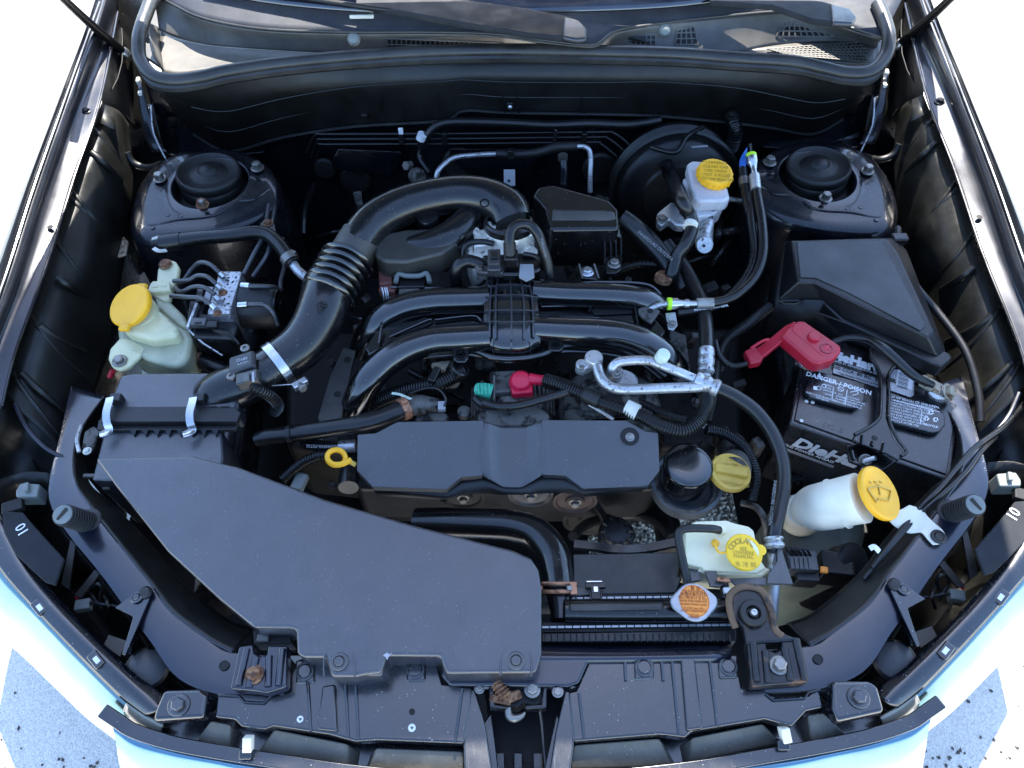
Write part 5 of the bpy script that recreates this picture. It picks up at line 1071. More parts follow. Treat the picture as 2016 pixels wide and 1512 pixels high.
tube('crimp_sleeve', [(1485,346,.066),(1488,374,.060)], 10.5, M_alu, l2, n=1, seg=16)
surf('blue_tape', [[(1460,306,.07),(1470,292,.075)],[(1456,318,.065),(1470,308,.07)],[(1456,332,.06),(1468,330,.065)]], M_blue, l2, n=2, m=3, solid=.004)
tube('hose_clamp', [(1464,352,.055),(1466,366,.052)], 10.5, M_zinc, l2, n=1, seg=16)
tube('rubber_sleeve', [(1462,332,.060),(1464,352,.055),(1468,382,.05),(1476,420,.045)], [9,9,9,8], M_hose, l2, seg=14)
for i, (x0_, x1_) in enumerate(((1462,1468),(1472,1476))):
    tube('thin_line', [(x0_+6,400,.03),(x1_+12,470,.02),(x1_+4,530,.0),(x1_-40,590,-.02)], 4, M_hose, l2, seg=8)
# ================= BRAKE BOOSTER AND MASTER CYLINDER =================
bo = thing('brake_booster', 'large glossy black brake booster drum against the firewall', 'brake booster', PY(1335,360,.66), None)
cb = PY(1330,385,.60)
lathe('booster_drum', cb, [(122,-60),(128,-52),(128,-40),(118,-30),(116,-14),(108,-2),(96,4),(70,8),(66,14),(30,16),(.1,16)], M_boost, bo, axis=(0,-.97,.22), seg=64)
lathe('drum_rim', cb+Vector((0,.012,0)), [(124,0),(129,3),(124,6)], M_boost, bo, axis=(0,-.97,.22), seg=64, close=False)
box('drum_label', PY(1377,288,.585), (.034,.002,.007), M_label, bo, rot=(70,0,6), bevel=.0003)
tube('vacuum_pipe', [PY(1282,290,.62), PY(1330,300,.59), PY(1352,270,.62), PY(1384,250,.66)], 5, M_hose, bo, seg=10)
ms = thing('brake_reservoir', 'milky white brake fluid reservoir with round yellow screw cover', 'reservoir', (1400, 400, -.02))
prism('reservoir_upper', [(1352,322),(1362,315),(1412,318),(1434,372),(1438,388),(1430,394),(1376,396),(1366,388)], .058, .028, M_brake, ms, bevel=.006, seg=3)
prism('reservoir_waist', [(1350,340),(1366,330),(1428,380),(1436,392),(1428,402),(1372,404),(1362,396)], .036, .006, M_brake, ms, bevel=.002)
prism('reservoir_lower', [(1342,350),(1400,340),(1430,390),(1428,404),(1404,424),(1372,426)], .032, .045, M_brake, ms, bevel=.006, inset=.85)
tube('reservoir_neck', [(1398,352,.055),(1402,346,.064)], 27, M_brake, ms, n=1, seg=28)
cpf = lathe('screw_cover', (1404,350,.060), [(33,0),(34.5,2),(34.5,14),(33,18),(29,19),(28,18),(.1,18)], M_yel, ms, axis=(.10,-.10,.98), seg=48)
ct = P(1404,350,.060); na = Vector((.10,-.10,.98)).normalized(); kk = 1/ppm(ct)
for i in range(18):
    a = 2*math.pi*i/18; q = ct+Vector((math.cos(a)*34.6*kk, math.sin(a)*34.6*kk, 0)); q += na*8*kk-Vector((0,0,(q-ct).dot(na)))*1.0
    tube('grip_rib', [q-na*6*kk, q+na*6*kk], 1.8, M_yel, cpf, seg=6, n=1)
for j, tx in enumerate(('WARNING', 'CLEAN CAP', 'USE ONLY', 'DOT 3 FLUID', 'FROM SEALED')):
    text('moulded_text', tx, ct+na*18.6*kk+Vector((0, (2-j)*11*kk, (2-j)*11*kk*.1)), 7.5, M_yprint, cpf, ang=0, n=na, xd=(1,0,-.1))
tube('cylinder_body', [(1392,410,.0),(1386,440,.0),(1386,478,.002)], [21,19,17], M_alu, ms, seg=24, n=4)
lathe('cylinder_end', (1386,482,.006), [(17,0),(17,6),(15.5,8),(.1,8)], M_pipe, ms, axis=(0,-.75,.66), seg=32); lathe('end_dimple', (1386,484,.0115), [(3,0),(3,.8),(.1,.8)], M_dark, ms, axis=(0,-.75,.66), seg=12)
tube('outlet_port', [(1388,462,.010),(1394,444,.016),(1398,436,.018)], [12,11,9], M_alu, ms, seg=18, n=3)
tube('brake_pipe', [(1397,436,.020),(1400,424,.026),(1412,402,.032),(1430,393,.034),(1450,394,.034),(1462,398,.02)], 5, M_cover, ms, seg=12)
prism('cylinder_flange', [(1294,418),(1306,408),(1322,396),(1334,400),(1340,420),(1352,430),(1348,444),(1330,442),(1318,432),(1302,444),(1293,436)], -.01+.02, .02, M_alu, ms, bevel=.005); bolt((1303,432,.012), 8, M_zinc, ms)
# ================= FIREWALL PIPES =================
fp = thing('firewall_pipes', 'three thin dark pipes clipped side by side across the firewall', 'pipes', PY(900,275,.68))
for i, (y0_, xe) in enumerate(((264,1208),(274,1196),(284,1180))):
    tube('thin_pipe', [PY(604+i*8,300+i*10,.68), PY(620+i*6,y0_+2,.68), PY(650,y0_,.68), PY(900,y0_-1,.68), PY(1170-i*6,y0_-4,.68), PY(xe,y0_-2,.68), PY(xe+34,y0_+24,.67)], 2.6, M_hose, fp, seg=10, n=6)
for x in (790, 875, 1150): box('pipe_clip', PY(x, 272, .675), (.012,.012,.030), M_rubber, fp, bevel=.002)
box('white_clip', PY(789,258,.672), (.010,.006,.014), M_print, fp, bevel=.001)
fh = tube('firewall_loom', [PY(828,290,.66), PY(840,268,.66), PY(862,246,.67), PY(900,240,.68), PY(1000,242,.68), PY(1080,246,.68), PY(1160,243,.69), PY(1240,245,.69), PY(1300,236,.70)], 8.5, M_hose, None, seg=12); setp(fh, 'taped wiring loom crossing the firewall above the thin pipes', 'cable loom')
tube('white_tape', [PY(828,274,.655), PY(832,264,.655)], 9.5, M_print, fh, n=1, seg=14); tube('loom_branch', [PY(1085,246,.68), PY(1094,260,.675), PY(1092,278,.67)], 4, M_hose, fh, seg=8)
tube('loom_branch', [PY(828,290,.66), PY(826,310,.65), PY(846,340,.62)], 5, M_hose, fh, seg=8)
ap = thing('heater_pipe', 'silver heater pipe with black foam middle rising behind the arched duct', 'pipe', PY(1010,300,.60))
tube('silver_end', [PY(858,356,.55), PY(862,338,.56), PY(874,324,.575), PY(896,310,.59), PY(940,305,.60), PY(978,303,.60)], 5, M_pipe, ap, seg=12)
tube('foam_sleeve', [PY(976,303,.60), PY(1020,304,.60), PY(1060,300,.60), PY(1096,290,.60), PY(1136,288,.60)], 9, M_rubber, ap, seg=14)
tube('silver_end', [PY(1134,288,.60), PY(1150,289,.60), PY(1160,296,.595), PY(1163,314,.585), PY(1162,345,.565), PY(1162,378,.55)], 5, M_pipe, ap, seg=12)
box('foam_clip', PY(1006,303,.59), (.014,.012,.022), M_rubber, ap, bevel=.002)
eg = thing('lifting_eye', 'small bare metal bracket tab poking up behind the arched duct', 'bracket', (1004, 352, .0))
box('eye_plate', PY(1003,350,.55), (.024,.004,.034), M_label, eg, rot=(-35,0,0), bevel=.001); lathe('eye_hole', PY(1002,356,.545), [(3,0),(3,1.5),(.1,1.5)], M_dark, eg, axis=(0,-.8,.6), seg=10)
hv = thing('heater_valve', 'grimy aluminium coupling sitting low by the firewall opening', 'coupling', PY(820,340,.58))
lathe('coupling_body', PY(816,345,.585), [(14,0),(16,10),(14,22),(10,26),(.1,26)], M_dalu, hv, axis=(.5,-.6,.4), seg=20); lathe('coupling_nut', PY(808,325,.60), [(9,0),(9,14),(.1,14)], M_zinc, hv, axis=(-.5,-.6,.4), seg=6)
pl_ = thing('cable_post', 'dark round stud with a slim metal tail at the firewall', 'stud', PY(700,350,.68))
tube('tail_strip', [PY(703,378,.66), PY(706,395,.64), PY(710,412,.62)], [8,7,6], M_dalu, pl_, seg=8, flat=.3)
sp_ = thing('shift_pipe', 'narrow bare pipe standing behind the resonator box', 'pipe', PY(1110,330,.62)); tube('pipe_tube', [PY(1108,310,.62), PY(1110,335,.60), PY(1108,368,.56)], 8, M_tower, sp_, seg=12); tube('pipe_collar', [PY(1108,306,.62), PY(1108,314,.62)], 10, M_dalu, sp_, n=1)
# ================= STRUT MOUNTS =================
for s in (1, -1):
    SIDE[0] = s
    t = thing('strut_mount', 'round black rubber strut mount cup '+('behind the bent black heater hose' if s > 0 else 'behind the relay box'), 'strut mount', (412, 352, -.06), 'strut mounts')
    lathe('mount_seat', (415,372,-.05), [(72,-10),(70,0),(.1,0)], M_dark, t, seg=40)
    c = P(414, 352, -.03)
    lathe('rubber_cup', c, [(60,-30),(61,-6),(58,-2),(61,2),(62,14),(60,19),(57,20),(54,16),(36,14),(33,17),(27,18),(24,21),(19,21),(17,24),(12,27),(6,29),(.1,29)], M_rubber, t, seg=56, axis=(.06,.06,1), ang=50)
    for q in ((315,352),(507,331),(399,404)):
        bolt((q[0], q[1], -.018), 9, M_zinc if q != (399,404) or s < 0 else M_rust, t, name='mount_nut', h=12); lathe('stud_tip', (q[0], q[1]-1, -.006), [(5,0),(5,10),(4,11),(.1,11)], M_zinc, t, seg=12)
SIDE[0] = 1
# ================= POWER STEERING TANK =================
ps = thing('power_steering_tank', 'translucent greenish fluid tank with large yellow snap cover', 'fluid tank', (300, 660, -.16))
prism('tank_body', [(228,640),(252,612),(300,600),(312,600),(374,650),(378,662),(372,706),(352,722),(330,722),(286,706),(232,678)], -.005, .085, M_psd, ps, bevel=.012, seg=4, inset=.85)
prism('tank_shoulder', [(234,634),(262,612),(300,600),(318,612),(352,644),(350,660),(296,668),(244,652)], .018, .03, M_ps, ps, bevel=.009, seg=3)
prism('back_chamber', [(304,586),(322,580),(362,620),(376,650),(350,640),(308,604)], .0, .06, M_psd, ps, bevel=.006, seg=3)
prism('fluid_inside', [(292,640),(330,626),(366,660),(362,690),(344,708),(296,690)], -.016, .05, M_fluid, ps, bevel=.006)
cpp = P(262,605,.028); axp = (-.30,-.22,.93)
tube('tank_neck', [(276,622,.008),(268,612,.024)], 38, M_ps, ps, n=1, seg=32)
lathe('snap_cover', cpp, [(38,-3),(44,-1),(46,3),(46,10),(43,13),(38,12),(.1,12)], M_yel, ps, axis=axp, seg=56)
n_ = Vector(axp).normalized()
box('cover_tab', (279,566,.030), (.020,.014,.009), M_yel, ps, rot=(10,-15,-14), bevel=.003); box('cover_tab', (246,645,.026), (.020,.014,.009), M_yel, ps, rot=(10,-15,-14), bevel=.003)
for j in range(4): text('moulded_text', ('POWER', 'STEERING', 'FLUID', 'ONLY')[j], P(236+j*5,606+j*2,.04), 6, M_yprint, ps, ang=74, n=n_) if False else None
prism('upper_ear', [(306,568),(310,530),(318,515),(332,509),(346,514),(353,526),(350,545),(340,566),(334,590),(322,594),(300,580)], .004, .012, M_ps, ps, bevel=.004, seg=3)
lathe('ear_bolt', (326,521,.006), [(13,0),(13,2),(10,3),(10,6),(8,7),(.1,7)], M_rust, ps, seg=18)
prism('ear_gusset', [(294,560),(300,552),(334,554),(336,572),(300,576),(290,572)], .012, .014, M_ps, ps, bevel=.003)
for q in ((305,563),(322,562)): box('gusset_pocket', (q[0], q[1], .0125), (.010,.006,.001), M_ps, ps, bevel=.0002)
prism('lower_ear', [(236,664),(262,668),(286,684),(276,700),(254,722),(236,728),(220,722),(212,706),(216,686)], -.004, .010, M_ps, ps, bevel=.004, seg=3); bolt((236,711,-.003), 10, M_zinc, ps)
tube('outlet_spout', [(352,700,-.05),(370,706,-.055),(384,708,-.06)], [14,13,12], M_ps, ps, seg=16, n=3)
ph = hose('black outlet hose with rusty spring clip under the fluid tank', [(378,707,-.055),(400,713,-.058),(440,728,-.065),(500,760,-.10)], 15, seg=18)
tube('spring_clip', [(384,708,-.056),(396,711,-.057)], 18, M_rust, ph, n=1, seg=20)
hose('dark hose running behind the air box lid', [(266,704,-.05),(300,716,-.05),(336,728,-.06)], 7, m=M_cover, seg=12)
rt_ = tube('red_tag', [(222,729,-.03),(219,736,-.035),(216,742,-.04)], 5.5, M_red, None, seg=8); setp(rt_, 'small red plastic tag below the fluid tank ear', 'tag')
# ================= ABS UNIT =================
ab_ = thing('brake_control_unit', 'speckled aluminium brake control block with round black motor', 'brake unit', (470, 600, -.16))
prism('valve_block', [(432,534),(476,534),(452,617),(408,617)], .022, .075, M_abs, ab_, bevel=.0015)
mtl = tube('pump_motor', [(468,600,-.020),(486,602,-.022),(540,604,-.026),(548,604,-.026)], [42,45,44,40], M_motor, ab_, n=1, seg=40)
lathe('motor_end', (549,604,-.026), [(38,0),(36,3),(12,4),(10,6),(.1,6)], M_gloss2, ab_, axis=(1,-.05,0), seg=36)
for i, (bx, by) in enumerate(((440,545),(434,568),(431,590),(424,606))):
    tube('union_nut', [(bx,by,.026),(bx-8,by-8,.032)], [7.5,6], M_steel, ab_, n=1, seg=12)
R_l = [[(432,537,.034),(414,521,.040),(394,517,.036),(378,530,.02),(360,556,.0),(348,570,-.02)],
       [(426,560,.032),(408,545,.038),(388,543,.034),(370,552,.026),(342,553,.016)],
       [(424,580,.032),(402,566,.036),(380,565,.032),(358,574,.02),(346,566,.0),(352,550,-.02)],
       [(416,600,.030),(396,587,.034),(370,585,.030),(336,582,.018)]]
for q in R_l: tube('brake_pipe', q, 4.6, M_cover, ab_, seg=10)
tube('brake_pipe', [(486,563,.020),(500,564,.020),(530,565,.014),(552,572,-.01)], 4.6, M_cover, ab_, seg=10)
tube('brake_pipe', [(480,600,.026),(502,599,.028),(522,601,.026),(538,616,.02),(548,640,.0)], 4.6, M_cover, ab_, seg=10)
for q in (((476,562,.018),(492,563,.020)),((470,601,.024),(488,600,.027))): tube('union_nut', list(q), 6.5, M_steel, ab_, n=1, seg=12)
for q in ((436,546),(431,562),(420,603)): lathe('rust_bloom', (q[0]+8, q[1]+14, .0225), [(9,0),(8,1),(.1,1.4)], M_rust, ab_, seg=12) if q[1] > 560 else None
rq = random.Random(4)
for i in range(16):
    u, v = rq.uniform(.1,.9), rq.uniform(.05,.95); x = 432-24*v+44*u; y = 536+80*v; lathe('stamp_pit', (x, y, .0222), [(2.4,0),(1.8,.4),(.1,.4)], M_dark, ab_, seg=8)
prism('control_module', [(372,590),(404,592),(400,616),(452,622),(470,640),(462,668),(380,664),(366,640)], .0, .07, M_hose, ab_, bevel=.004)
prism('module_plate', [(384,596),(390,596),(372,644),(366,644)], .010, .08, M_label if False else M_pipe, ab_, bevel=.0006)
tube('bracket_edge', [(367,646,.006),(400,676,-.01),(438,700,-.03)], 2, M_pipe, ab_, seg=6, n=1)
box('module_plug', (392,636,.012), (.028,.016,.012), M_cover, ab_, rot=(0,0,-3), bevel=.002); box('plug_slot', (390,636,.0185), (.012,.004,.001), M_dark, ab_, bevel=.0002); box('module_plug', (418,640,.010), (.022,.014,.010), M_hose, ab_, bevel=.003)
prism('paper_label', [(408,564),(420,565),(412,592),(400,592)], .018, .01, M_label, ab_); prism('module_cover', [(388,566),(402,562),(398,592),(384,592)], .010, .02, M_batt, ab_, bevel=.002)
for i in range(7): tube('module_wire', [(420+i*5,648+i,.004),(436+i*6,662+i*3,-.01),(440+i*7,690+i*2,-.05)], 3, M_hose, ab_, seg=6)
# metal lines up to the tower
bl_ = thing('line_bundle', 'slim brake lines climbing from the control block past the strut tower', 'brake lines', (520, 470, -.05))
for q in ([(480,540,-.01),(500,500,.0),(516,470,.0),(524,440,-.01),(530,400,-.03)],[(498,545,-.03),(524,505,-.01),(532,480,-.01),(536,440,-.02),(542,402,-.04)],[(560,600,-.05),(552,560,-.04),(560,520,-.04),(556,470,-.04)]):
    tube('brake_line', q, 4.4, M_cover, bl_, seg=10)
prism('line_bracket', [(512,440),(524,428),(540,440),(544,462),(530,466),(512,452)], .0, .004, M_dalu, bl_, bevel=.001); bolt((528,440,.001), 7, M_rust, bl_)
# ================= HEATER / SIDE HOSES =================
hh = hose('bent black hose with pale clips in front of the strut tower', [(304,480,-.010),(330,478,-.006),(358,474,-.004),(400,468,.0),(450,464,.004),(496,458,.006),(526,462,.006),(550,482,.004),(566,504,.0),(578,520,-.004)], [13,15,16,14,14,14,14,14,14,14], seg=20)
tube('hose_sleeve', [(318,479,-.007),(358,474,-.004)], 17.5, M_hose, hh, n=1, seg=20)
strip('pale_clip', [(298,470,.002),(312,466,.008),(326,464,.006)], 7, M_tape, hh, normal=(0,0,1)); strip('pale_clip', [(302,488,.0),(312,493,.0),(328,492,-.006)], 8, M_tape, hh)
tube('spring_clamp', [(566,504,.001),(574,515,-.003)], 17.5, M_zinc, hh, n=1, seg=20); box('clamp_ear', (578,500,.006), (.012,.008,.014), M_zinc, hh, rot=(0,0,-30))
tube('silver_pipe_end', [(576,518,-.004),(588,534,-.008),(606,548,-.016),(620,556,-.03)], 9.5, M_pipe, hh, seg=16)
h2_ = hose('black breather hose running to the rusty clamp beside the belt cover', [(505,866,-.035),(530,860,-.03),(600,851,-.02),(660,842,-.012),(720,832,-.006),(766,818,-.006),(792,806,-.008)], [14,16,17,17,18,19,20], seg=22)
tube('band_clip', [(568,855,-.024),(576,854,-.023)], 19, M_rubber, h2_, n=1, seg=20)
tube('rusty_clamp', [(788,808,-.008),(802,802,-.010)], 23, M_copper, h2_, n=1, seg=24); box('clamp_ear', (797,792,.012), (.010,.006,.010), M_copper, h2_, rot=(0,0,20))
bv = thing('breather_valve', 'grimy cast valve joined to the rusty clamp', 'valve', (840, 808, -.06))
tube('valve_body', [(806,802,-.010),(826,798,-.012),(838,798,-.014)], [18,21,20], M_alu if False else M_dalu, bv, seg=18, n=3); tube('valve_end', [(838,796,-.010),(862,798,-.014)], [17,14], M_dalu, bv, n=1, seg=14)
box('valve_plug', (870,800,-.006), (.012,.016,.008), M_label, bv, bevel=.001); prism('valve_flange', [(818,806),(860,800),(884,816),(880,828),(816,828)], -.02, .02, M_dalu, bv, bevel=.005)
tube('valve_wire', [(874,802,-.004),(878,786,.002),(866,768,.004),(842,764,.0),(806,775,-.01)], 2.6, M_hose, bv, seg=8)
zt = tube('cable_tie', [(772,774,.0),(786,776,.004),(800,782,.004),(814,788,.002)], 3, mat('pale_green_tie', (.45,.55,.45), .4), None, seg=8, flat=.5); setp(zt, 'pale green cable tie on the loom under the front runner', 'cable tie')
cm = thing('camshaft_sensor', 'stained metal housing catching light under the front runner', 'sensor', (880, 735, -.08))
prism('metal_housing', [(846,712),(884,706),(906,716),(898,734),(858,736)], -.02, .05, M_corr, cm, bevel=.006, seg=3); box('sensor_plug', (856,742,.0), (.012,.03,.02), M_hose, cm, rot=(0,0,-20), bevel=.002)
pst = hose('steering hose with white print beside the yellow dipstick', [(600,872,-.06),(626,878,-.05),(652,880,-.045),(676,880,-.045)], 12, seg=16)
text('hose_print', 'YOKOHAMA PST3S', (640,879,-.028), 6.5, M_hprint, pst, ang=178, n=(0,-.4,.9))
tube('steel_end', [(668,880,-.044),(700,878,-.044)], 13, M_pipe, pst, n=1, seg=16)
hose('upper part of the thick black radiator hose beside the dipstick', [(686,960,-.05),(690,920,-.06),(700,900,-.08)], 20, seg=20)
oc = thing('wiring_plug', 'small pale plug under the belt cover end near the dipstick', 'plug', (590, 950, -.1)); box('plug_body', (590,950,-.07), (.02,.03,.015), M_grey, oc, rot=(0,0,-15), bevel=.003)
# ================= OIL FILTER, OIL FILLER =================
of = thing('oil_filter', 'glossy black upright oil filter in a grey cast ring', 'oil filter', (1355, 920, -.12))
lathe('cast_ring', (1350,955,-.11), [(66,-20),(70,0),(70,16),(64,20),(58,18),(55,8),(50,-10),(.1,-12)], mat('cast_ring_metal', (.16,.18,.20), .42, metal=.6, bump=.8, bs=200, dust=.2), of, seg=52)
tube('ring_lip', [P(1350,955,-.09)+Vector((math.cos(a)*.046, math.sin(a)*.046, 0)) for a in [i*2*math.pi/24 for i in range(25)]], 3.4, M_dalu, of, seg=8, n=2)
lathe('filter_can', (1356,915,-.03), [(46,-70),(49,-10),(50,-2),(47,3),(38,6),(20,8),(.1,8.5)], M_gloss, of, seg=52, ang=60)
of2 = thing('oil_filler', 'dull yellow oil filler plug with raised grip bar', 'oil filler', (1437, 928, -.08))
co_ = P(1438,930,-.035)
lathe('filler_plug', co_, [(34,-10),(40,-8),(41,0),(39,5),(33,6),(31,4),(.1,4)], M_ydull, of2, axis=(.08,-.06,1), seg=48)
box('grip_bar', co_+Vector((0,0,.006)), (.055,.017,.010), M_ydull, of2, rot=(0,0,-12), bevel=.003, taper=.9)
text('moulded_text', 'ENGINE OIL', (1436,904,-.0305), 8, M_yprint, of2, ang=-6); text('moulded_text', '0W-20', (1436,915,-.0305), 8.5, M_yprint, of2, ang=-6); text('moulded_text', 'RECOMMENDED', (1442,952,-.0305), 6.5, M_yprint, of2, ang=-10)
tube('filler_neck', [(1440,934,-.05),(1450,900,-.10),(1440,880,-.14)], [36,32,30], M_dalu, of2, seg=28)
# ================= RELAY BOX =================
rx = thing('relay_box', 'grey topped relay box with sloping black sides behind the battery', 'relay box', (1690, 590, -.15))
Tp = [P(*q) for q in ((1557,474,.045),(1746,470,.045),(1768,500,.045),(1838,652,.034),(1826,664,.031),(1660,584,.035),(1600,556,.038),(1572,556,.038))]
Bt_ = [P(*q) for q in ((1545,476,.0),(1762,468,.0),(1786,494,.0),(1862,690,.0),(1846,704,.0),(1664,628,.0),(1620,590,.0),(1532,590,.0))]
mk('box_lid', Tp+Bt_, [tuple(range(8))]+[(i, i+8, (i+1) % 8+8, (i+1) % 8) for i in range(8)]+[tuple(range(8, 16))[::-1]], M_plastic, rx, bevel=.003, seg=3)
prism('lid_panel', [(1569,476,.0462),(1735,473,.0462),(1822,642,.0362),(1812,650,.0352),(1668,574,.0375),(1606,546,.041),(1576,545,.041)], 0, .002, mat('grey_lid_plastic', (.040,.043,.046), .5, bump=.4, bs=900, dust=.12, specks=.3), rx, bevel=.0008)
mk('box_skirt', [p+Vector((0,0,-.001)) for p in Bt_]+[Vector((p.x, p.y, -.10)) for p in Bt_], [(i, i+8, (i+1) % 8+8, (i+1) % 8) for i in range(8)], M_plastic, rx, solid=.003)
prism('long_arm', [(1620,594),(1664,606),(1800,660),(1872,696),(1876,706),(1856,722),(1838,716),(1660,632)], .0, .03, M_plastic, rx, bevel=.004)
tube('skirt_edge', [(1576,606,-.005),(1650,630,-.004),(1760,676,-.002),(1850,714,-.001)], 2.2, M_plastic, rx, seg=6)
box('lid_latch', (1554,592,-.002), (.035,.010,.010), M_plastic, rx, bevel=.002); tube('latch_wire', [(1533,592,.0),(1546,598,.002),(1566,598,.002),(1580,592,.0)], 1.8, M_hose, rx, seg=6, n=1)
rl = hose('black flat loom running down beside the relay box', [(1766,450,.0),(1772,500,.0),(1800,560,.0),(1850,620,-.01),(1900,690,-.02),(1925,770,-.04),(1930,830,-.06)], 8, seg=14, m=M_boost)
box('loom_clip', (1770,470,.01), (.03,.02,.015), M_hose, rl, bevel=.004)
# ================= BATTERY =================
bz = -.045
ba = thing('battery', 'black car battery with white printed warnings and a hold down strap', 'battery', (1710, 830, bz-.19))
btop = [(1556,836),(1572,700),(1592,668),(1700,672),(1892,756),(1876,945)]
btop = [(1553,833),(1577,712),(1600,680),(1894,790),(1872,948)]
Ti = [P(x, y, bz) for x, y in btop]
prism('battery_case', btop, bz, .185, M_batt, ba, bevel=.004, seg=3, inset=.99)
prism('top_ledge', [(1564,826),(1586,716),(1606,692),(1884,796),(1864,934)], bz+.003, .004, M_batt, ba, bevel=.0015)
# axis of the battery on the top plane
ux = (P(1872,948,bz)-P(1553,833,bz)).normalized(); angx = math.degrees(math.atan2(-(948-833), 1872-1553))
def pod(pts, z): return prism('vent_cover', pts, z, .010, M_batt, ba, bevel=.0025, seg=3)
pd1 = pod([(1584,770),(1594,736),(1604,728),(1704,754),(1702,790),(1684,804),(1660,800),(1596,782)], bz+.014)
zt_ = bz+.0143
rb_ = lambda a: text
text('warning_text', 'DANGER / POISON', (1651,755,zt_), 11, M_print, pd1, ang=-17, bold=1)
strip('printed_line', [(1604,743,zt_),(1696,768,zt_)], 1.4, M_print, pd1, thick=.0003, n=1)
mk('printed_triangle', [P(1608,741,zt_), P(1618,744,zt_), P(1614,733,zt_)], [(0,1,2)], M_print, pd1, smooth=False)
for j, (tx, qx, qy) in enumerate((('SHIELD', 1630,759),('EYES.', 1631,765),('EXPLOSIVE', 1633,771),('GASES', 1631,777),('CAN CAUSE BLINDNESS', 1617,781),('OR INJURY', 1619,786),('NO',1655,777),('SPARKS',1655,782),('FLAMES',1654,787),('SMOKING',1653,792),('SULFURIC',1680,784),('ACID CAN CAUSE',1680,789),('BLINDNESS OR',1679,794),('SEVERE BURNS',1678,799))):
    text('warning_text', tx, (qx, qy, zt_), 4.0, M_print, pd1, ang=-17)
for q in ((1641,762,1638,786),(1668,768,1664,794)): strip('dashed_divider', [(q[0],q[1],zt_),(q[2],q[3],zt_)], 1.2, M_print, pd1, thick=.0003, n=1)
def ringmark(x, y, r, par, z):
    lathe('pictogram', (x, y, z), [(r,0),(r,.3),(r-1.2,.3),(r-1.3,0)], M_print, par, seg=20, close=False)
ringmark(1612,764,5,pd1,zt_); ringmark(1622,760,4.5,pd1,zt_); ringmark(1655,766,6,pd1,zt_); strip('pictogram_bar', [(1651,762,zt_),(1659,770,zt_)], 1.2, M_print, pd1, thick=.0003, n=1)
box('pictogram', (1605,764,zt_), (.006,.007,.0004), M_print, pd1, rot=(0,0,-17), bevel=.0001)
strip('pictogram', [(1674,772,zt_),(1686,770,zt_),(1690,775,zt_),(1678,778,zt_)], 1.4, M_print, pd1, thick=.0003, n=2)
pd2 = pod([(1744,806),(1750,786),(1762,782),(1840,800),(1860,816),(1862,836),(1850,850),(1836,852),(1758,832)], bz+.014)
for j in range(9):
    tx = ('KEEP OUT OF REACH OF CHILDREN.', 'READ AND FOLLOW WARNINGS', 'AND INSTRUCTIONS ON TOP', 'KEEP VENTS TIGHT AND LEVEL', 'WEAR EYE SAFETY GOGGLES', 'CONTAINS SULFURIC ACID', 'FLUSH EYES WITH WATER', 'GET MEDICAL HELP FAST', 'RECYCLE AFTER USE')[j]
    text('warning_text', tx, (1789-j*1.2, 789+j*5.4, zt_), 4.6 if j else 5.2, M_print, pd2, ang=-13)
strip('printed_line', [(1757,787,zt_),(1850,811,zt_)], 1.2, M_print, pd2, thick=.0003, n=1)
strip('dashed_divider', [(1815,808,zt_),(1812,834,zt_)], 1.2, M_print, pd2, thick=.0003, n=1)
for (x, y) in ((1833,812),(1824,824),(1842,826)):
    for a in range(3):
        aa = a*2.09+x; strip('recycling_arrow', [P(x+5*math.cos(aa), y+4*math.sin(aa), zt_), P(x+5*math.cos(aa+1.5), y+4*math.sin(aa+1.5), zt_)], 2.4, M_print, pd2, thick=.0003, n=1)
text('warning_text', 'RECYCLE', (1832,838,zt_), 5, M_print, pd2, ang=-13, bold=1)
lb = prism('top_label', [(1640,690,bz+.006),(1652,672,bz+.006),(1726,700,bz+.006),(1732,745,bz+.006),(1640,716,bz+.006)], 0, .001, M_batt, ba)
text('brand_text', 'DieHard', (1682,711,bz+.0068), 22, M_print, lb, ang=-17, bold=3)
text('small_print', 'DEVELOPED BY ADVANCE AUTO PARTS', (1680,722,bz+.0068), 4.5, M_print, lb, ang=-17)
ls = prism('silver_strip', [(1642,718,bz+.006),(1738,748,bz+.006),(1734,764,bz+.006),(1640,734,bz+.006)], 0, .001, M_label, ba)
text('rating_print', '500 CCA  80 RC  35-1', (1690,737,bz+.0066), 8, M_dprint, ls, ang=-17, bold=1); text('rating_print', 'Mega Battery. Maintenance Free', (1690,746,bz+.0066), 4.5, M_dprint, ls, ang=-17)
lc = prism('white_label', [(1752,726,bz+.006),(1778,728,bz+.006),(1800,736,bz+.006),(1799,778,bz+.006),(1792,782,bz+.006),(1752,768,bz+.006)], 0, .001, M_label, ba)
prism('barcode_patch', [(1768,728,bz+.0068),(1798,738,bz+.0068),(1796,768,bz+.0068),(1764,758,bz+.0068)], 0, .0006, M_print, ba)
for j in range(11): strip('barcode_line', [(1770-j*.35,732+j*2.7,bz+.0074),(1790-j*.35,738+j*2.7,bz+.0074)], (.9,1.8,1.2)[j % 3], M_dprint, lc, thick=.0002, n=1)
text('label_text', 'ER', (1757,749,bz+.0072), 9, M_dprint, lc, ang=-17, bold=2)
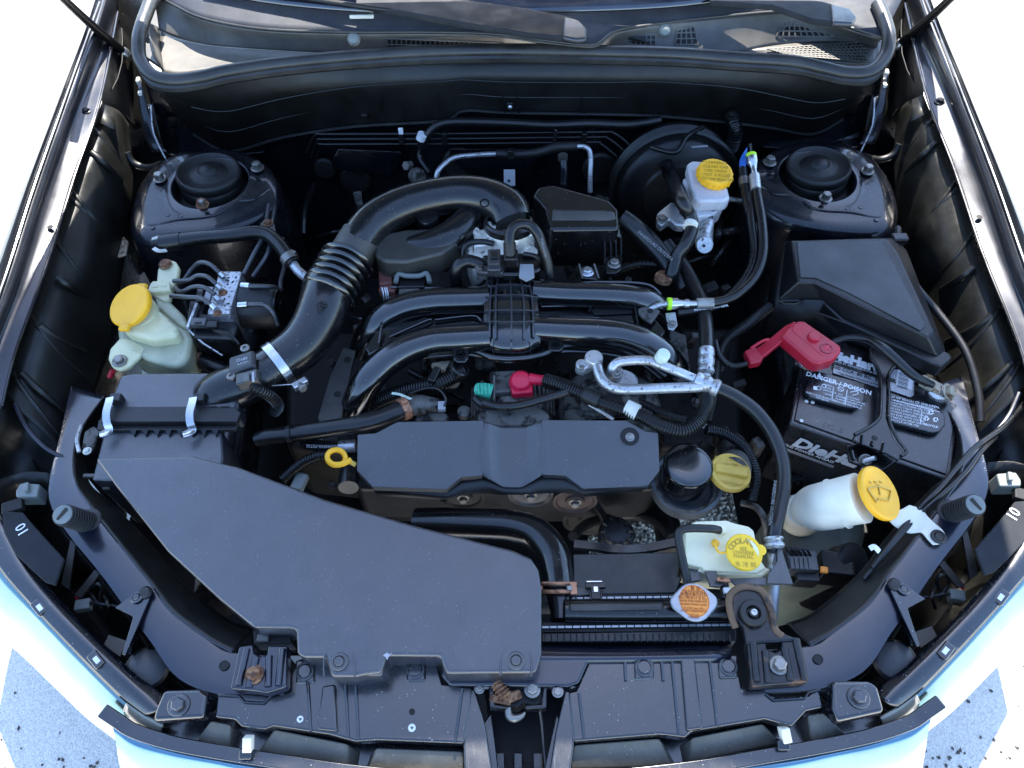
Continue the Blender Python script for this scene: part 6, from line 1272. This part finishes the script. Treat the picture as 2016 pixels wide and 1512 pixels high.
# side print on the front wall of the case
f0 = P(1553,833,bz); f1 = P(1872,948,bz); nn = (f1-f0).cross(Vector((0,0,1))).normalized(); 
if nn.y > 0: nn = -nn
def side(u, dz_): return f0.lerp(f1, u)+nn*.0025+Vector((0,0,dz_))
text('brand_text', 'DieHard', side(.335,-.040), 33, M_print, ba, n=nn, xd=ux, bold=2, shear=.25, sx=1.0)
text('slogan_text', 'THE POWER AHEAD', side(.20,-.058), 8, M_print, ba, n=nn, xd=ux, bold=1)
qa = [side(.06,-.066), side(.38,-.066), side(.38,-.074), side(.06,-.074)]
mk('silver_stripe', qa, [(0,1,2,3)], M_label, ba, smooth=False)
# terminal corrosion crumbs and scratches on the case
for q in ((1588,790),(1600,792),(1578,828)): lathe('corrosion_spot', (q[0], q[1], bz+.0035), [(4,0),(3,.6),(.1,.8)], M_tape, ba, seg=7)
text('moulded_number', '59215', (1640,842,bz+.0034), 12, M_batt, ba, ang=-17)
# hold-down strap
hd = thing('battery_hold_down', 'black pressed hold down strap crossing the battery top', 'strap', (1720, 800, bz))
hz_ = bz+.026
prism('strap_plate', [(1716,672),(1728,664),(1752,676),(1772,700),(1764,722),(1748,740),(1747,780),(1746,824),(1760,864),(1776,884),(1782,896),(1768,906),(1744,892),(1690,872),(1678,866),(1684,852),(1716,836),(1728,822),(1732,800),(1730,752),(1726,730),(1716,700)], hz_, .005, M_gloss2, hd, bevel=.002)
for q in ([(1716,672),(1714,700),(1730,730),(1735,760),(1734,800),(1730,824),(1712,840),(1682,856)],[(1766,716),(1750,738),(1750,780),(1750,824),(1766,862),(1784,888),(1774,898)]):
    tube('rolled_edge', [(x, y, hz_+.001) for x, y in q], 3.5, M_gloss2, hd, seg=10)
prism('strap_hook', [(1666,876),(1690,872),(1768,906),(1738,926),(1700,918),(1672,908)], hz_-.022, .006, M_gloss2, hd, bevel=.002)
for q in ((1698,858,1696,876),(1718,870,1716,878),(1740,874,1736,892),(1676,888,1680,906)): tube('pressed_slot', [(q[0],q[1],hz_+.0005),(q[2],q[3],hz_+.0005)], 4, M_gloss2, hd, seg=8, n=1)
lathe('strap_hole', (1722,862,hz_+.0004), [(6,0),(5,.6),(.1,.6)], M_dark, hd, seg=9)
bolt((1703,906,hz_-.020), 9, M_zinc, hd, axis=(-.1,-.7,.7)); tube('threaded_rod', [(1700,908,hz_-.018),(1724,902,hz_-.002)], 5, M_steel, hd, seg=10, corr=.1, pitch=2.5, n=4)
tube('j_hook', [(1748,664,bz+.03),(1740,655,bz+.035),(1728,664,bz+.03),(1744,672,bz+.03),(1764,668,bz+.034)], 4, M_zinc, hd, seg=8)
# terminals
tm = thing('battery_terminal', 'corroded bolt terminal at the outer corner of the battery', 'terminal', (1852, 780, bz))
lathe('terminal_post', (1846,776,bz+.004), [(20,0),(20,6),(12,8),(11,18),(9,20),(.1,20)], M_alu, tm, seg=24); bolt((1866,772,bz+.022), 12, M_corr, tm, axis=(.5,-.3,.8), h=12)
box('cable_lug', (1832,758,bz+.024), (.036,.022,.010), M_corr, tm, rot=(0,10,-30), bevel=.003)
tube('clamp_ring', [(1832,772,bz+.016),(1844,782,bz+.016),(1860,780,bz+.016),(1864,768,bz+.018)], 7, M_alu, tm, seg=10)
nc_ = tube('ground_cable', [(1836,758,bz+.030),(1800,740,bz+.045),(1762,706,bz+.055),(1736,684,bz+.060),(1706,668,bz+.05),(1670,664,bz+.04),(1640,672,bz+.03)], [7,9,10,10,8,7,7], M_hose, None, seg=14); setp(nc_, 'flat black ground cable arching over the battery to the corroded terminal', 'cable')
tm2 = thing('red_terminal_cover', 'red plastic terminal cover with round button and bent arm', 'terminal cover', (1600, 680, bz))
rz = bz+.062
prism('cover_block', [(1560,636),(1572,630),(1584,631),(1656,680),(1657,692),(1641,708),(1612,716),(1597,710),(1538,660)], rz, .028, M_red, tm2, bevel=.006, seg=4, inset=.97)
prism('cover_face', [(1562,638),(1583,634),(1650,682),(1651,688),(1630,701),(1618,700),(1558,650)], rz+.001, .004, M_red, tm2, bevel=.0018)
lathe('round_button', (1602,664,rz+.001), [(12,0),(12,5),(10,7),(.1,7)], M_red, tm2, seg=28)
lathe('polarity_ring', (1627,686,rz+.0014), [(12.5,0),(12.5,.8),(11,.8),(10.8,0)], mat('dark_red_relief', (.25,.01,.03), .4), tm2, seg=28, close=False)
text('polarity_mark', '+', (1627,685,rz+.0014), 24, M_redbr, tm2, ang=-35)
prism('cover_arm', [(1568,630,rz-.002),(1546,640,rz-.006),(1510,670,rz-.016),(1480,690,rz-.024),(1490,712,rz-.026),(1512,695,rz-.018),(1540,672,rz-.008),(1560,655,rz-.003)], 0, .012, M_red, tm2, bevel=.003)
prism('arm_collar', [(1466,690),(1486,680),(1504,704),(1498,712),(1478,716)], rz-.022, .016, M_red, tm2, bevel=.003)
tube('arm_clip', [(1478,686,rz-.015),(1500,672,rz-.008),(1514,668,rz-.006)], 3, M_red, tm2, seg=8)
cr = thing('corroded_post', 'small crusty terminal post peeking under the red cover', 'terminal', (1588, 722, bz)); lathe('post_base', (1588,722,bz+.002), [(10,0),(9,8),(5,10),(.1,10)], M_corr, cr, seg=12); box('post_lug', (1580,716,bz+.008), (.014,.012,.008), M_alu, cr, rot=(0,0,20))
# tray, side bracket of the battery corner
bt_ = thing('battery_tray', 'dark tray lip and bracket under the battery corner', 'battery tray', (1700, 930, -.24))
prism('tray_body', [(1520,850),(1600,700),(1900,800),(1890,1000)], -.225, .02, M_plastic, bt_, bevel=.006); prism('tray_strap', [(1540,940),(1700,900),(1704,910),(1546,952)], -.18, .01, M_gloss2, bt_, bevel=.002)
# wires over the beam next to the battery
for i, q in enumerate(([(2016,795,-.02),(1975,840,-.01),(1920,880,.0),(1880,925,.004),(1850,960,.004),(1810,1000,.0),(1760,1060,-.01),(1716,1118,-.02)],[(1960,860,-.02),(1930,890,-.004),(1900,930,.002),(1852,974,.0),(1806,1016,-.004),(1750,1080,-.014),(1700,1140,-.03)])):
    o = tube('release_cable', q, 5, M_hose, None, seg=10); setp(o, ('hood cable running along the beam past the washer bracket', 'second thin cable beside the hood cable on the battery side beam')[i], 'cable')
ct_ = strip('cable_tie', [(1712,1080,.006),(1722,1076,.010),(1732,1086,.006)], 10, M_print, None, normal=(0,0,1)); setp(ct_, 'white cable tie holding the two cables below the washer filler', 'cable tie')
# ================= WASHER FILLER =================
wf = thing('washer_filler', 'milky washer filler neck with big yellow snap cover', 'washer filler', (1680, 985, -.10))
tube('filler_neck', [(1590,1004,-.075),(1604,1000,-.050),(1626,996,-.030),(1660,988,-.006),(1696,980,.014)], [34,44,47,48,50], M_white, wf, seg=40, n=8)
for q in ((1640,1648,-.016),(1656,1662,-.008)):
    tube('moulded_ring', [(q[0],992,q[2]-.004),(q[0]+4,991,q[2]-.002)], 49.5, M_white, wf, n=1, seg=40)
aw = (.52,-.10,.85); cwp = P(1728,972,.024)
lathe('snap_cover', cwp, [(48,-6),(54,-4),(56,2),(55,7),(51,9),(46,8),(44,7),(.1,7.5)], M_yel, wf, axis=aw, seg=56)
nw = Vector(aw).normalized()
def wp(x, y, off=9.0):
    """point on the cover plane"""
    d = ray(x, y); c = cwp+nw*off/ppm(cwp); t = (c-CC).dot(nw)/d.dot(nw); return CC+d*t
tube('washer_symbol', [wp(1708,962), wp(1730,957), wp(1754,966), wp(1750,985), wp(1730,982), wp(1726,988), wp(1708,962)], 1.8, M_ydull, wf, seg=6, n=1)
tube('washer_symbol', [wp(1733,974), wp(1731,962), wp(1730,954)], 1.5, M_ydull, wf, seg=6, n=1)
for dx in (-14, -4, 6): tube('washer_symbol', [wp(1726+dx,948), wp(1731+dx,950)], 1.6, M_ydull, wf, seg=6, n=1)
ear = surf('mount_ear', [[(1744,1016,.0),(1776,1002,.006),(1790,994,.004)],[(1762,1036,-.006),(1800,1010,.004),(1814,1002,.0)],[(1790,1050,-.010),(1816,1028,-.002),(1826,1016,-.002)],[(1812,1046,-.004),(1830,1036,-.002),(1838,1028,-.002)],[(1828,1062,-.002),(1844,1052,-.001),(1856,1044,-.002)],[(1838,1072,-.002),(1852,1070,-.002),(1864,1060,-.003)]], M_white, wf, n=4, m=4, solid=.003)
ptop('ear_rivet', (1847,1057,.000), 15, M_hose, wf)
wt = thing('washer_tank', 'dim grey green washer tank low behind the coolant tank', 'washer tank', (1640, 1060, -.40))
prism('tank_body', [(1520,980),(1640,940),(1720,1020),(1690,1130),(1600,1150),(1530,1130)], -.20, .25, mat('grey_green_tank', (.10,.12,.10), .45, dust=.3), wt, bevel=.03, seg=4); tube('tank_neck', [(1584,1004,-.085),(1570,1010,-.14),(1580,1020,-.22)], [34,36,44], M_white, wt, seg=28)
# horn / relays / plugs behind the tank
mz = thing('wiring_plug', 'grey multi wire plug low beside the coolant tank bracket', 'connector', (1570, 1105, -.14))
box('plug_body', (1575,1108,-.085), (.045,.034,.03), M_cover, mz, rot=(0,0,-4), bevel=.003); box('plug_body', (1584,1138,-.10), (.035,.02,.03), M_plastic, mz, rot=(0,0,-4), bevel=.002)
for i in range(5): tube('plug_rib', [(1556+i*9,1098,-.068),(1558+i*9,1120,-.070)], 2, M_cover, mz, seg=6, n=1); tube('plug_wire', [(1560+i*9,1094,-.07),(1552+i*8,1080,-.06),(1536+i*5,1078,-.07)], 2.4, M_hose, mz, seg=6)
hn = thing('washer_pump', 'black ribbed pump body with orange tag under the washer filler', 'pump', (1650, 1120, -.18))
lathe('pump_body', (1680,1100,-.10), [(30,-50),(32,0),(28,6),(.1,8)], M_plastic, hn, seg=24, axis=(.2,-.3,1)); box('pump_block', (1640,1120,-.12), (.05,.04,.05), M_hose, hn, rot=(0,0,-10), bevel=.005); box('orange_tag', (1622,1122,-.078), (.012,.010,.006), M_orange, hn, rot=(0,0,-10), bevel=.002)
# ================= COOLANT TANK =================
ck = thing('coolant_tank', 'cream plastic coolant tank with yellow COOLANT cover', 'coolant tank', (1415, 1085, -.14))
Tt = [P(*q) for q in ((1350,1036,-.010),(1372,1026,-.006),(1430,1024,-.004),(1446,1030,-.004),(1474,1036,-.008),(1484,1044,-.010),(1496,1100,-.016),(1508,1118,-.020),(1490,1128,-.022),(1386,1124,-.022),(1382,1118,-.020),(1350,1110,-.016))]
prism('tank_body', Tt, 0, .075, M_cream, ck, bevel=.009, seg=4, inset=.96)
prism('tank_shelf', [(1376,1118),(1400,1112),(1500,1112),(1518,1122),(1500,1134),(1400,1130),(1374,1124)], -.026, .012, M_cream, ck, bevel=.004, seg=3)
ac = (.10,-.14,.98); cc_ = P(1464,1088,.006)
tube('tank_neck', [(1462,1092,-.018),(1463,1090,.004)], 30, M_cream, ck, n=1, seg=28)
lathe('coolant_cover', cc_, [(33,-4),(36,-2),(37,3),(35,6),(.1,6)], M_ybright, ck, axis=ac, seg=48)
nz = Vector(ac).normalized()
def cpn(x, y, off=6.3):
    d = ray(x, y); c = cc_+nz*off/ppm(cc_); t = (c-CC).dot(nz)/d.dot(nz); return CC+d*t
lathe('cover_tab', cpn(1496,1084,0), [(11,0),(11,5),(.1,5)], M_ybright, ck, axis=ac, seg=20)
for i, chh in enumerate('COOLANT'):
    a = math.radians(150-i*19); text('moulded_text', chh, cpn(1462+26*math.cos(a), 1090-25*math.sin(a)), 12, M_yprint, ck, ang=math.degrees(a)-90, n=nz, bold=1)
for j, tx in enumerate(('SEE', 'OWNERS', 'MANUAL')): text('moulded_text', tx, cpn(1464,1081+j*7.5), 7.5, M_yprint, ck, ang=-4, n=nz)
text('moulded_text', '水 冷 却', cpn(1468,1112), 9, M_yprint, ck, ang=-4, n=nz)
tube('cover_tether', [cpn(1430,1088,2), cpn(1418,1088,2), cpn(1411,1082,2), cpn(1408,1072,2)], 2.4, M_yel, ck, seg=8)
lathe('tether_button', (1408,1070,-.002), [(8,0),(8,3),(5,5),(.1,5)], M_yel, ck, seg=16)
lathe('inlet_spigot', (1422,1046,-.004), [(8,0),(7,8),(.1,8)], M_cream, ck, seg=16)
ch_ = hose('bent grey rubber hose from the radiator neck to the cream tank', [(1353,1148,-.004),(1348,1120,.006),(1341,1088,.012),(1336,1060,.016),(1337,1048,.018),(1345,1042,.020),(1362,1040,.020),(1400,1041,.016),(1416,1044,.008)], 8.2, m=M_rubber, seg=16, n=8)
kb = thing('tank_bracket', 'grey plastic bracket cradling the cream coolant tank', 'bracket', (1450, 1145, -.06))
prism('bracket_rail', [(1388,1124),(1412,1124),(1412,1140),(1440,1138),(1510,1136),(1518,1120),(1530,1076),(1540,1082),(1562,1150),(1448,1152),(1440,1144),(1416,1156),(1398,1154)], -.020, .004, M_cover, kb, bevel=.001)
prism('bracket_wing', [(1530,1074),(1538,1078),(1562,1150),(1510,1148),(1512,1130),(1530,1104)], -.016, .006, M_cover, kb, bevel=.001)
prism('bracket_leg', [(1356,1116),(1376,1116),(1380,1142),(1362,1146)], -.030, .006, M_cover, kb, bevel=.001); box('rusty_clip', (1424,1142,-.014), (.018,.006,.004), M_copper, kb, rot=(0,0,-8), bevel=.001)
tube('bracket_stem', [(1426,1150,-.03),(1428,1180,-.03)], 9, M_plastic, kb, n=1, seg=8); box('white_lug', (1431,1163,-.018), (.010,.008,.006), M_print, kb, bevel=.001)
box('clip_stub', (1517,1116,-.012), (.006,.006,.008), M_grey, kb)
# ================= RADIATOR =================
rd = thing('radiator', 'black radiator end tank with pale fin edges behind the tie bar', 'radiator', (1250, 1205, -.10))
tube('top_tank', [(1112,1202,-.030),(1200,1203,-.030),(1300,1203,-.030),(1448,1202,-.030)], 22, M_gloss2, rd, seg=28)
prism('tank_step', [(1120,1187),(1306,1184),(1308,1200),(1120,1202)], -.010, .012, mat('dusted_tank_plastic', (.02,.019,.018), .38, dust=.35, bump=.3, bs=200), rd, bevel=.004)  # paler than the tank, mixed with a tan dust colour
prism('fin_bed', [(1068,1172),(1440,1168),(1442,1184),(1068,1186)], -.040, .05, M_dark, rd); prism('fin_bed', [(1066,1226),(1450,1222),(1450,1242),(1066,1244)], -.040, .05, M_dark, rd)
for i in range(25): box('fin_tooth', (1074+i*15.2, 1235-.2*i, -.036), (.0094,.0032,.002), M_label, rd, bevel=.0004)
for i in range(15): box('fin_tooth', (1126+i*15.2, 1178-.2*i, -.036), (.0092,.0030,.002), M_label, rd, bevel=.0004)
prism('condenser_edge', [(1066,1246),(1450,1240),(1450,1262),(1066,1264)], -.030, .03, M_plastic, rd, bevel=.002)
for i in range(30): box('shroud_rib', (1074+i*12.5,1256,-.029), (.002,.012,.003), M_hose, rd)
rc = thing('radiator_pressure_cap', 'two eared silver radiator cap with orange warning sticker', 'radiator cap', (1366, 1185, .0))
cr_ = P(1367,1184,.008)
ea = []
for i in range(72):
    a = 2*math.pi*i/72; r = 36+11*max(0, abs(math.cos(a-.02)))**10
    ea.append(cr_+Vector((math.cos(a)*r, math.sin(a)*r*1.08, 0))/ppm(cr_))
cap_ = mk('cap_shell', ea+[p+Vector((0,0,-.007)) for p in ea], [tuple(range(72)), tuple(range(72,144))[::-1]]+[(i, (i+1) % 72, (i+1) % 72+72, i+72) for i in range(72)], mat('brushed_cap_metal', (.36,.37,.39), .36, metal=.7, bump=.2, bs=300, dust=.1), rc, bevel=.0028, seg=4)
lathe('cap_neck', (1367,1190,-.012), [(30,-6),(30,10),(.1,10)], M_zinc, rc, seg=32)
stk = lathe('orange_sticker', cr_+Vector((0,.0005,.0003)), [(29.5,0),(29.5,.5),(.1,.5)], M_orange, rc, seg=48, sy=1.10)
lathe('sticker_border', cr_+Vector((0,.0005,.0008)), [(28.6,0),(28.6,.25),(27.8,.25),(27.8,0)], M_oprint, rc, seg=48, sy=1.10, close=False)
zs = cr_.z+.0009
for j, (tx, sz) in enumerate((('警 告', 7),('WARNING', 7.5),('高温时请勿打开', 6.2),('熱い時あけるな。', 6.2),('NEVER OPEN WHEN HOT', 5.2),('NE JAMAIS OUVRIR À CHAUD', 4.4),('لا تفتح وهو ساخن', 5),('AVERTISSEMENT', 5.8),('تحذير', 5),('DENSO', 5))):
    text('sticker_text', tx, (1367-(1 if j else -2), 1158+j*6.4, zs), sz*.9, M_oprint, stk, ang=-3, sx=(.72 if len(tx) > 14 else 1))
mk('warning_triangle', [P(1347,1169,zs), P(1355,1168,zs), P(1350,1161,zs)], [(0,1,2)], M_oprint, stk, smooth=False)
uh = hose('thick glossy upper radiator hose bending down behind the air duct corner', [(820,1030,-.10),(880,1030,-.090),(950,1032,-.080),(1010,1036,-.070),(1056,1052,-.062),(1088,1090,-.055),(1098,1130,-.050),(1102,1166,-.045),(1104,1200,-.042),(1104,1222,-.042)], [30,31,31,32,33,33,31,29,22,20], m=M_gloss2, seg=30, n=8)
lc_ = thing('spring_hose_clamp', 'copper coloured spring clamp on the upper radiator hose', 'hose clamp', (1100, 1160, -.03))
for y in (1151, 1167): tube('clamp_band', [(1064,y,-.036),(1072,y-2,-.022),(1100,y-2,-.016),(1130,y-2,-.020),(1134,y,-.026)], 3.6, M_copper, lc_, seg=8, flat=1.2)
box('clamp_end', (1129,1159,-.018), (.010,.018,.006), M_copper, lc_, bevel=.001); box('clamp_screw', (1121,1158,-.015), (.008,.008,.006), M_zinc, lc_); box('clamp_end', (1066,1159,-.030), (.004,.014,.006), M_copper, lc_, bevel=.001)
fs = thing('radiator_fan', 'black radiator fan shroud with motor arm behind the radiator', 'fan', (1240, 1090, -.25))
prism('fan_shroud', [(1128,1090),(1342,1086),(1336,1134),(1344,1136),(1330,1168),(1128,1172)], -.045, .10, mat('shroud_plastic', (.012,.012,.013), .33, dust=.25, bump=.2, bs=150, streak=.2), fs, bevel=.004)
prism('shroud_step', [(1126,1158),(1162,1154),(1170,1170),(1126,1174)], -.034, .02, M_cowl, fs, bevel=.002)
lathe('fan_motor', (1214,1050,-.16), [(34,-40),(36,-2),(34,2),(30,4),(28,12),(24,14),(.1,14)], M_plastic, fs, seg=36)
for i in range(10):
    a = i*.63; c = P(1214,1048,-.15); tube('motor_fin', [c+Vector((math.cos(a)*.018, math.sin(a)*.018, .004)), c+Vector((math.cos(a)*.026, math.sin(a)*.026, .004))], 3, M_plastic, fs, seg=6, n=1)
strip('motor_arm', [(1130,1070,-.10),(1170,1074,-.10),(1214,1080,-.095),(1270,1078,-.10),(1330,1066,-.10)], 16, M_gloss2, fs, thick=.01, n=5)
tube('fan_ring', [(1128,1056,-.14),(1160,1030,-.2),(1230,1014,-.24),(1290,1026,-.2),(1322,1060,-.14)], 10, M_plastic, fs, seg=10)
tube('shroud_duct', [(1250,960,-.24),(1290,985,-.24),(1312,1030,-.22),(1318,1080,-.2)], 26, M_eng, fs, seg=16)
sc_ = thing('shroud_clip', 'black latch clip with bare metal edge on the fan shroud', 'clip', (1172, 1160, -.02))
box('clip_body', (1172,1152,-.026), (.028,.010,.008), M_hose, sc_, bevel=.001); box('clip_stem', (1172,1166,-.026), (.012,.022,.008), M_hose, sc_, bevel=.001); box('clip_edge', (1170,1145,-.020), (.022,.002,.002), M_steel, sc_, bevel=.0004); box('clip_edge', (1173,1160,-.020), (.006,.008,.001), M_steel, sc_, bevel=.0004)
for x in (1162,1183): tube('clip_leg', [(x,1168,-.024),(x+2,1184,-.024)], 2, M_hose, sc_, n=1, seg=6)
lh = hose('grey lower hose curling behind the coolant tank', [(1460,990,-.12),(1484,996,-.11),(1500,1012,-.10),(1508,1040,-.12),(1506,1070,-.16)], 7, m=M_dalu, seg=12)
hose('pale tail of wiring beside the air box clip', [(160,838,.0),(152,866,.004),(156,890,.0)], 4, m=M_pipe, seg=8)
nb = thing('air_box_bracket', 'small bare bracket beside the first air box clip', 'bracket', (178, 866, -.05)); prism('bracket_plate', [(166,850),(184,838),(196,848),(186,880),(176,892),(160,880)], -.03, .006, M_dalu, nb, bevel=.002); bolt((172,888,-.028), 6, M_tape, nb)
rp = thing('resonator_tab', 'pale tab peeking out beyond the air duct edge', 'tab', (190, 935, -.04)); box('tab_bar', (190,937,-.035), (.04,.006,.006), M_cowl, rp, bevel=.001); box('tab_end', (212,952,-.04), (.01,.02,.006), M_cowl, rp, bevel=.001)
tw_ = thing('wire_clip_plate', 'crusty plate bolted under the strut tower by the bent hose', 'plate', (225, 490, -.13)); prism('bent_plate', [(222,470),(240,462),(252,474),(248,500),(226,506),(212,496)], -.09, .006, M_corr, tw_, bevel=.002)
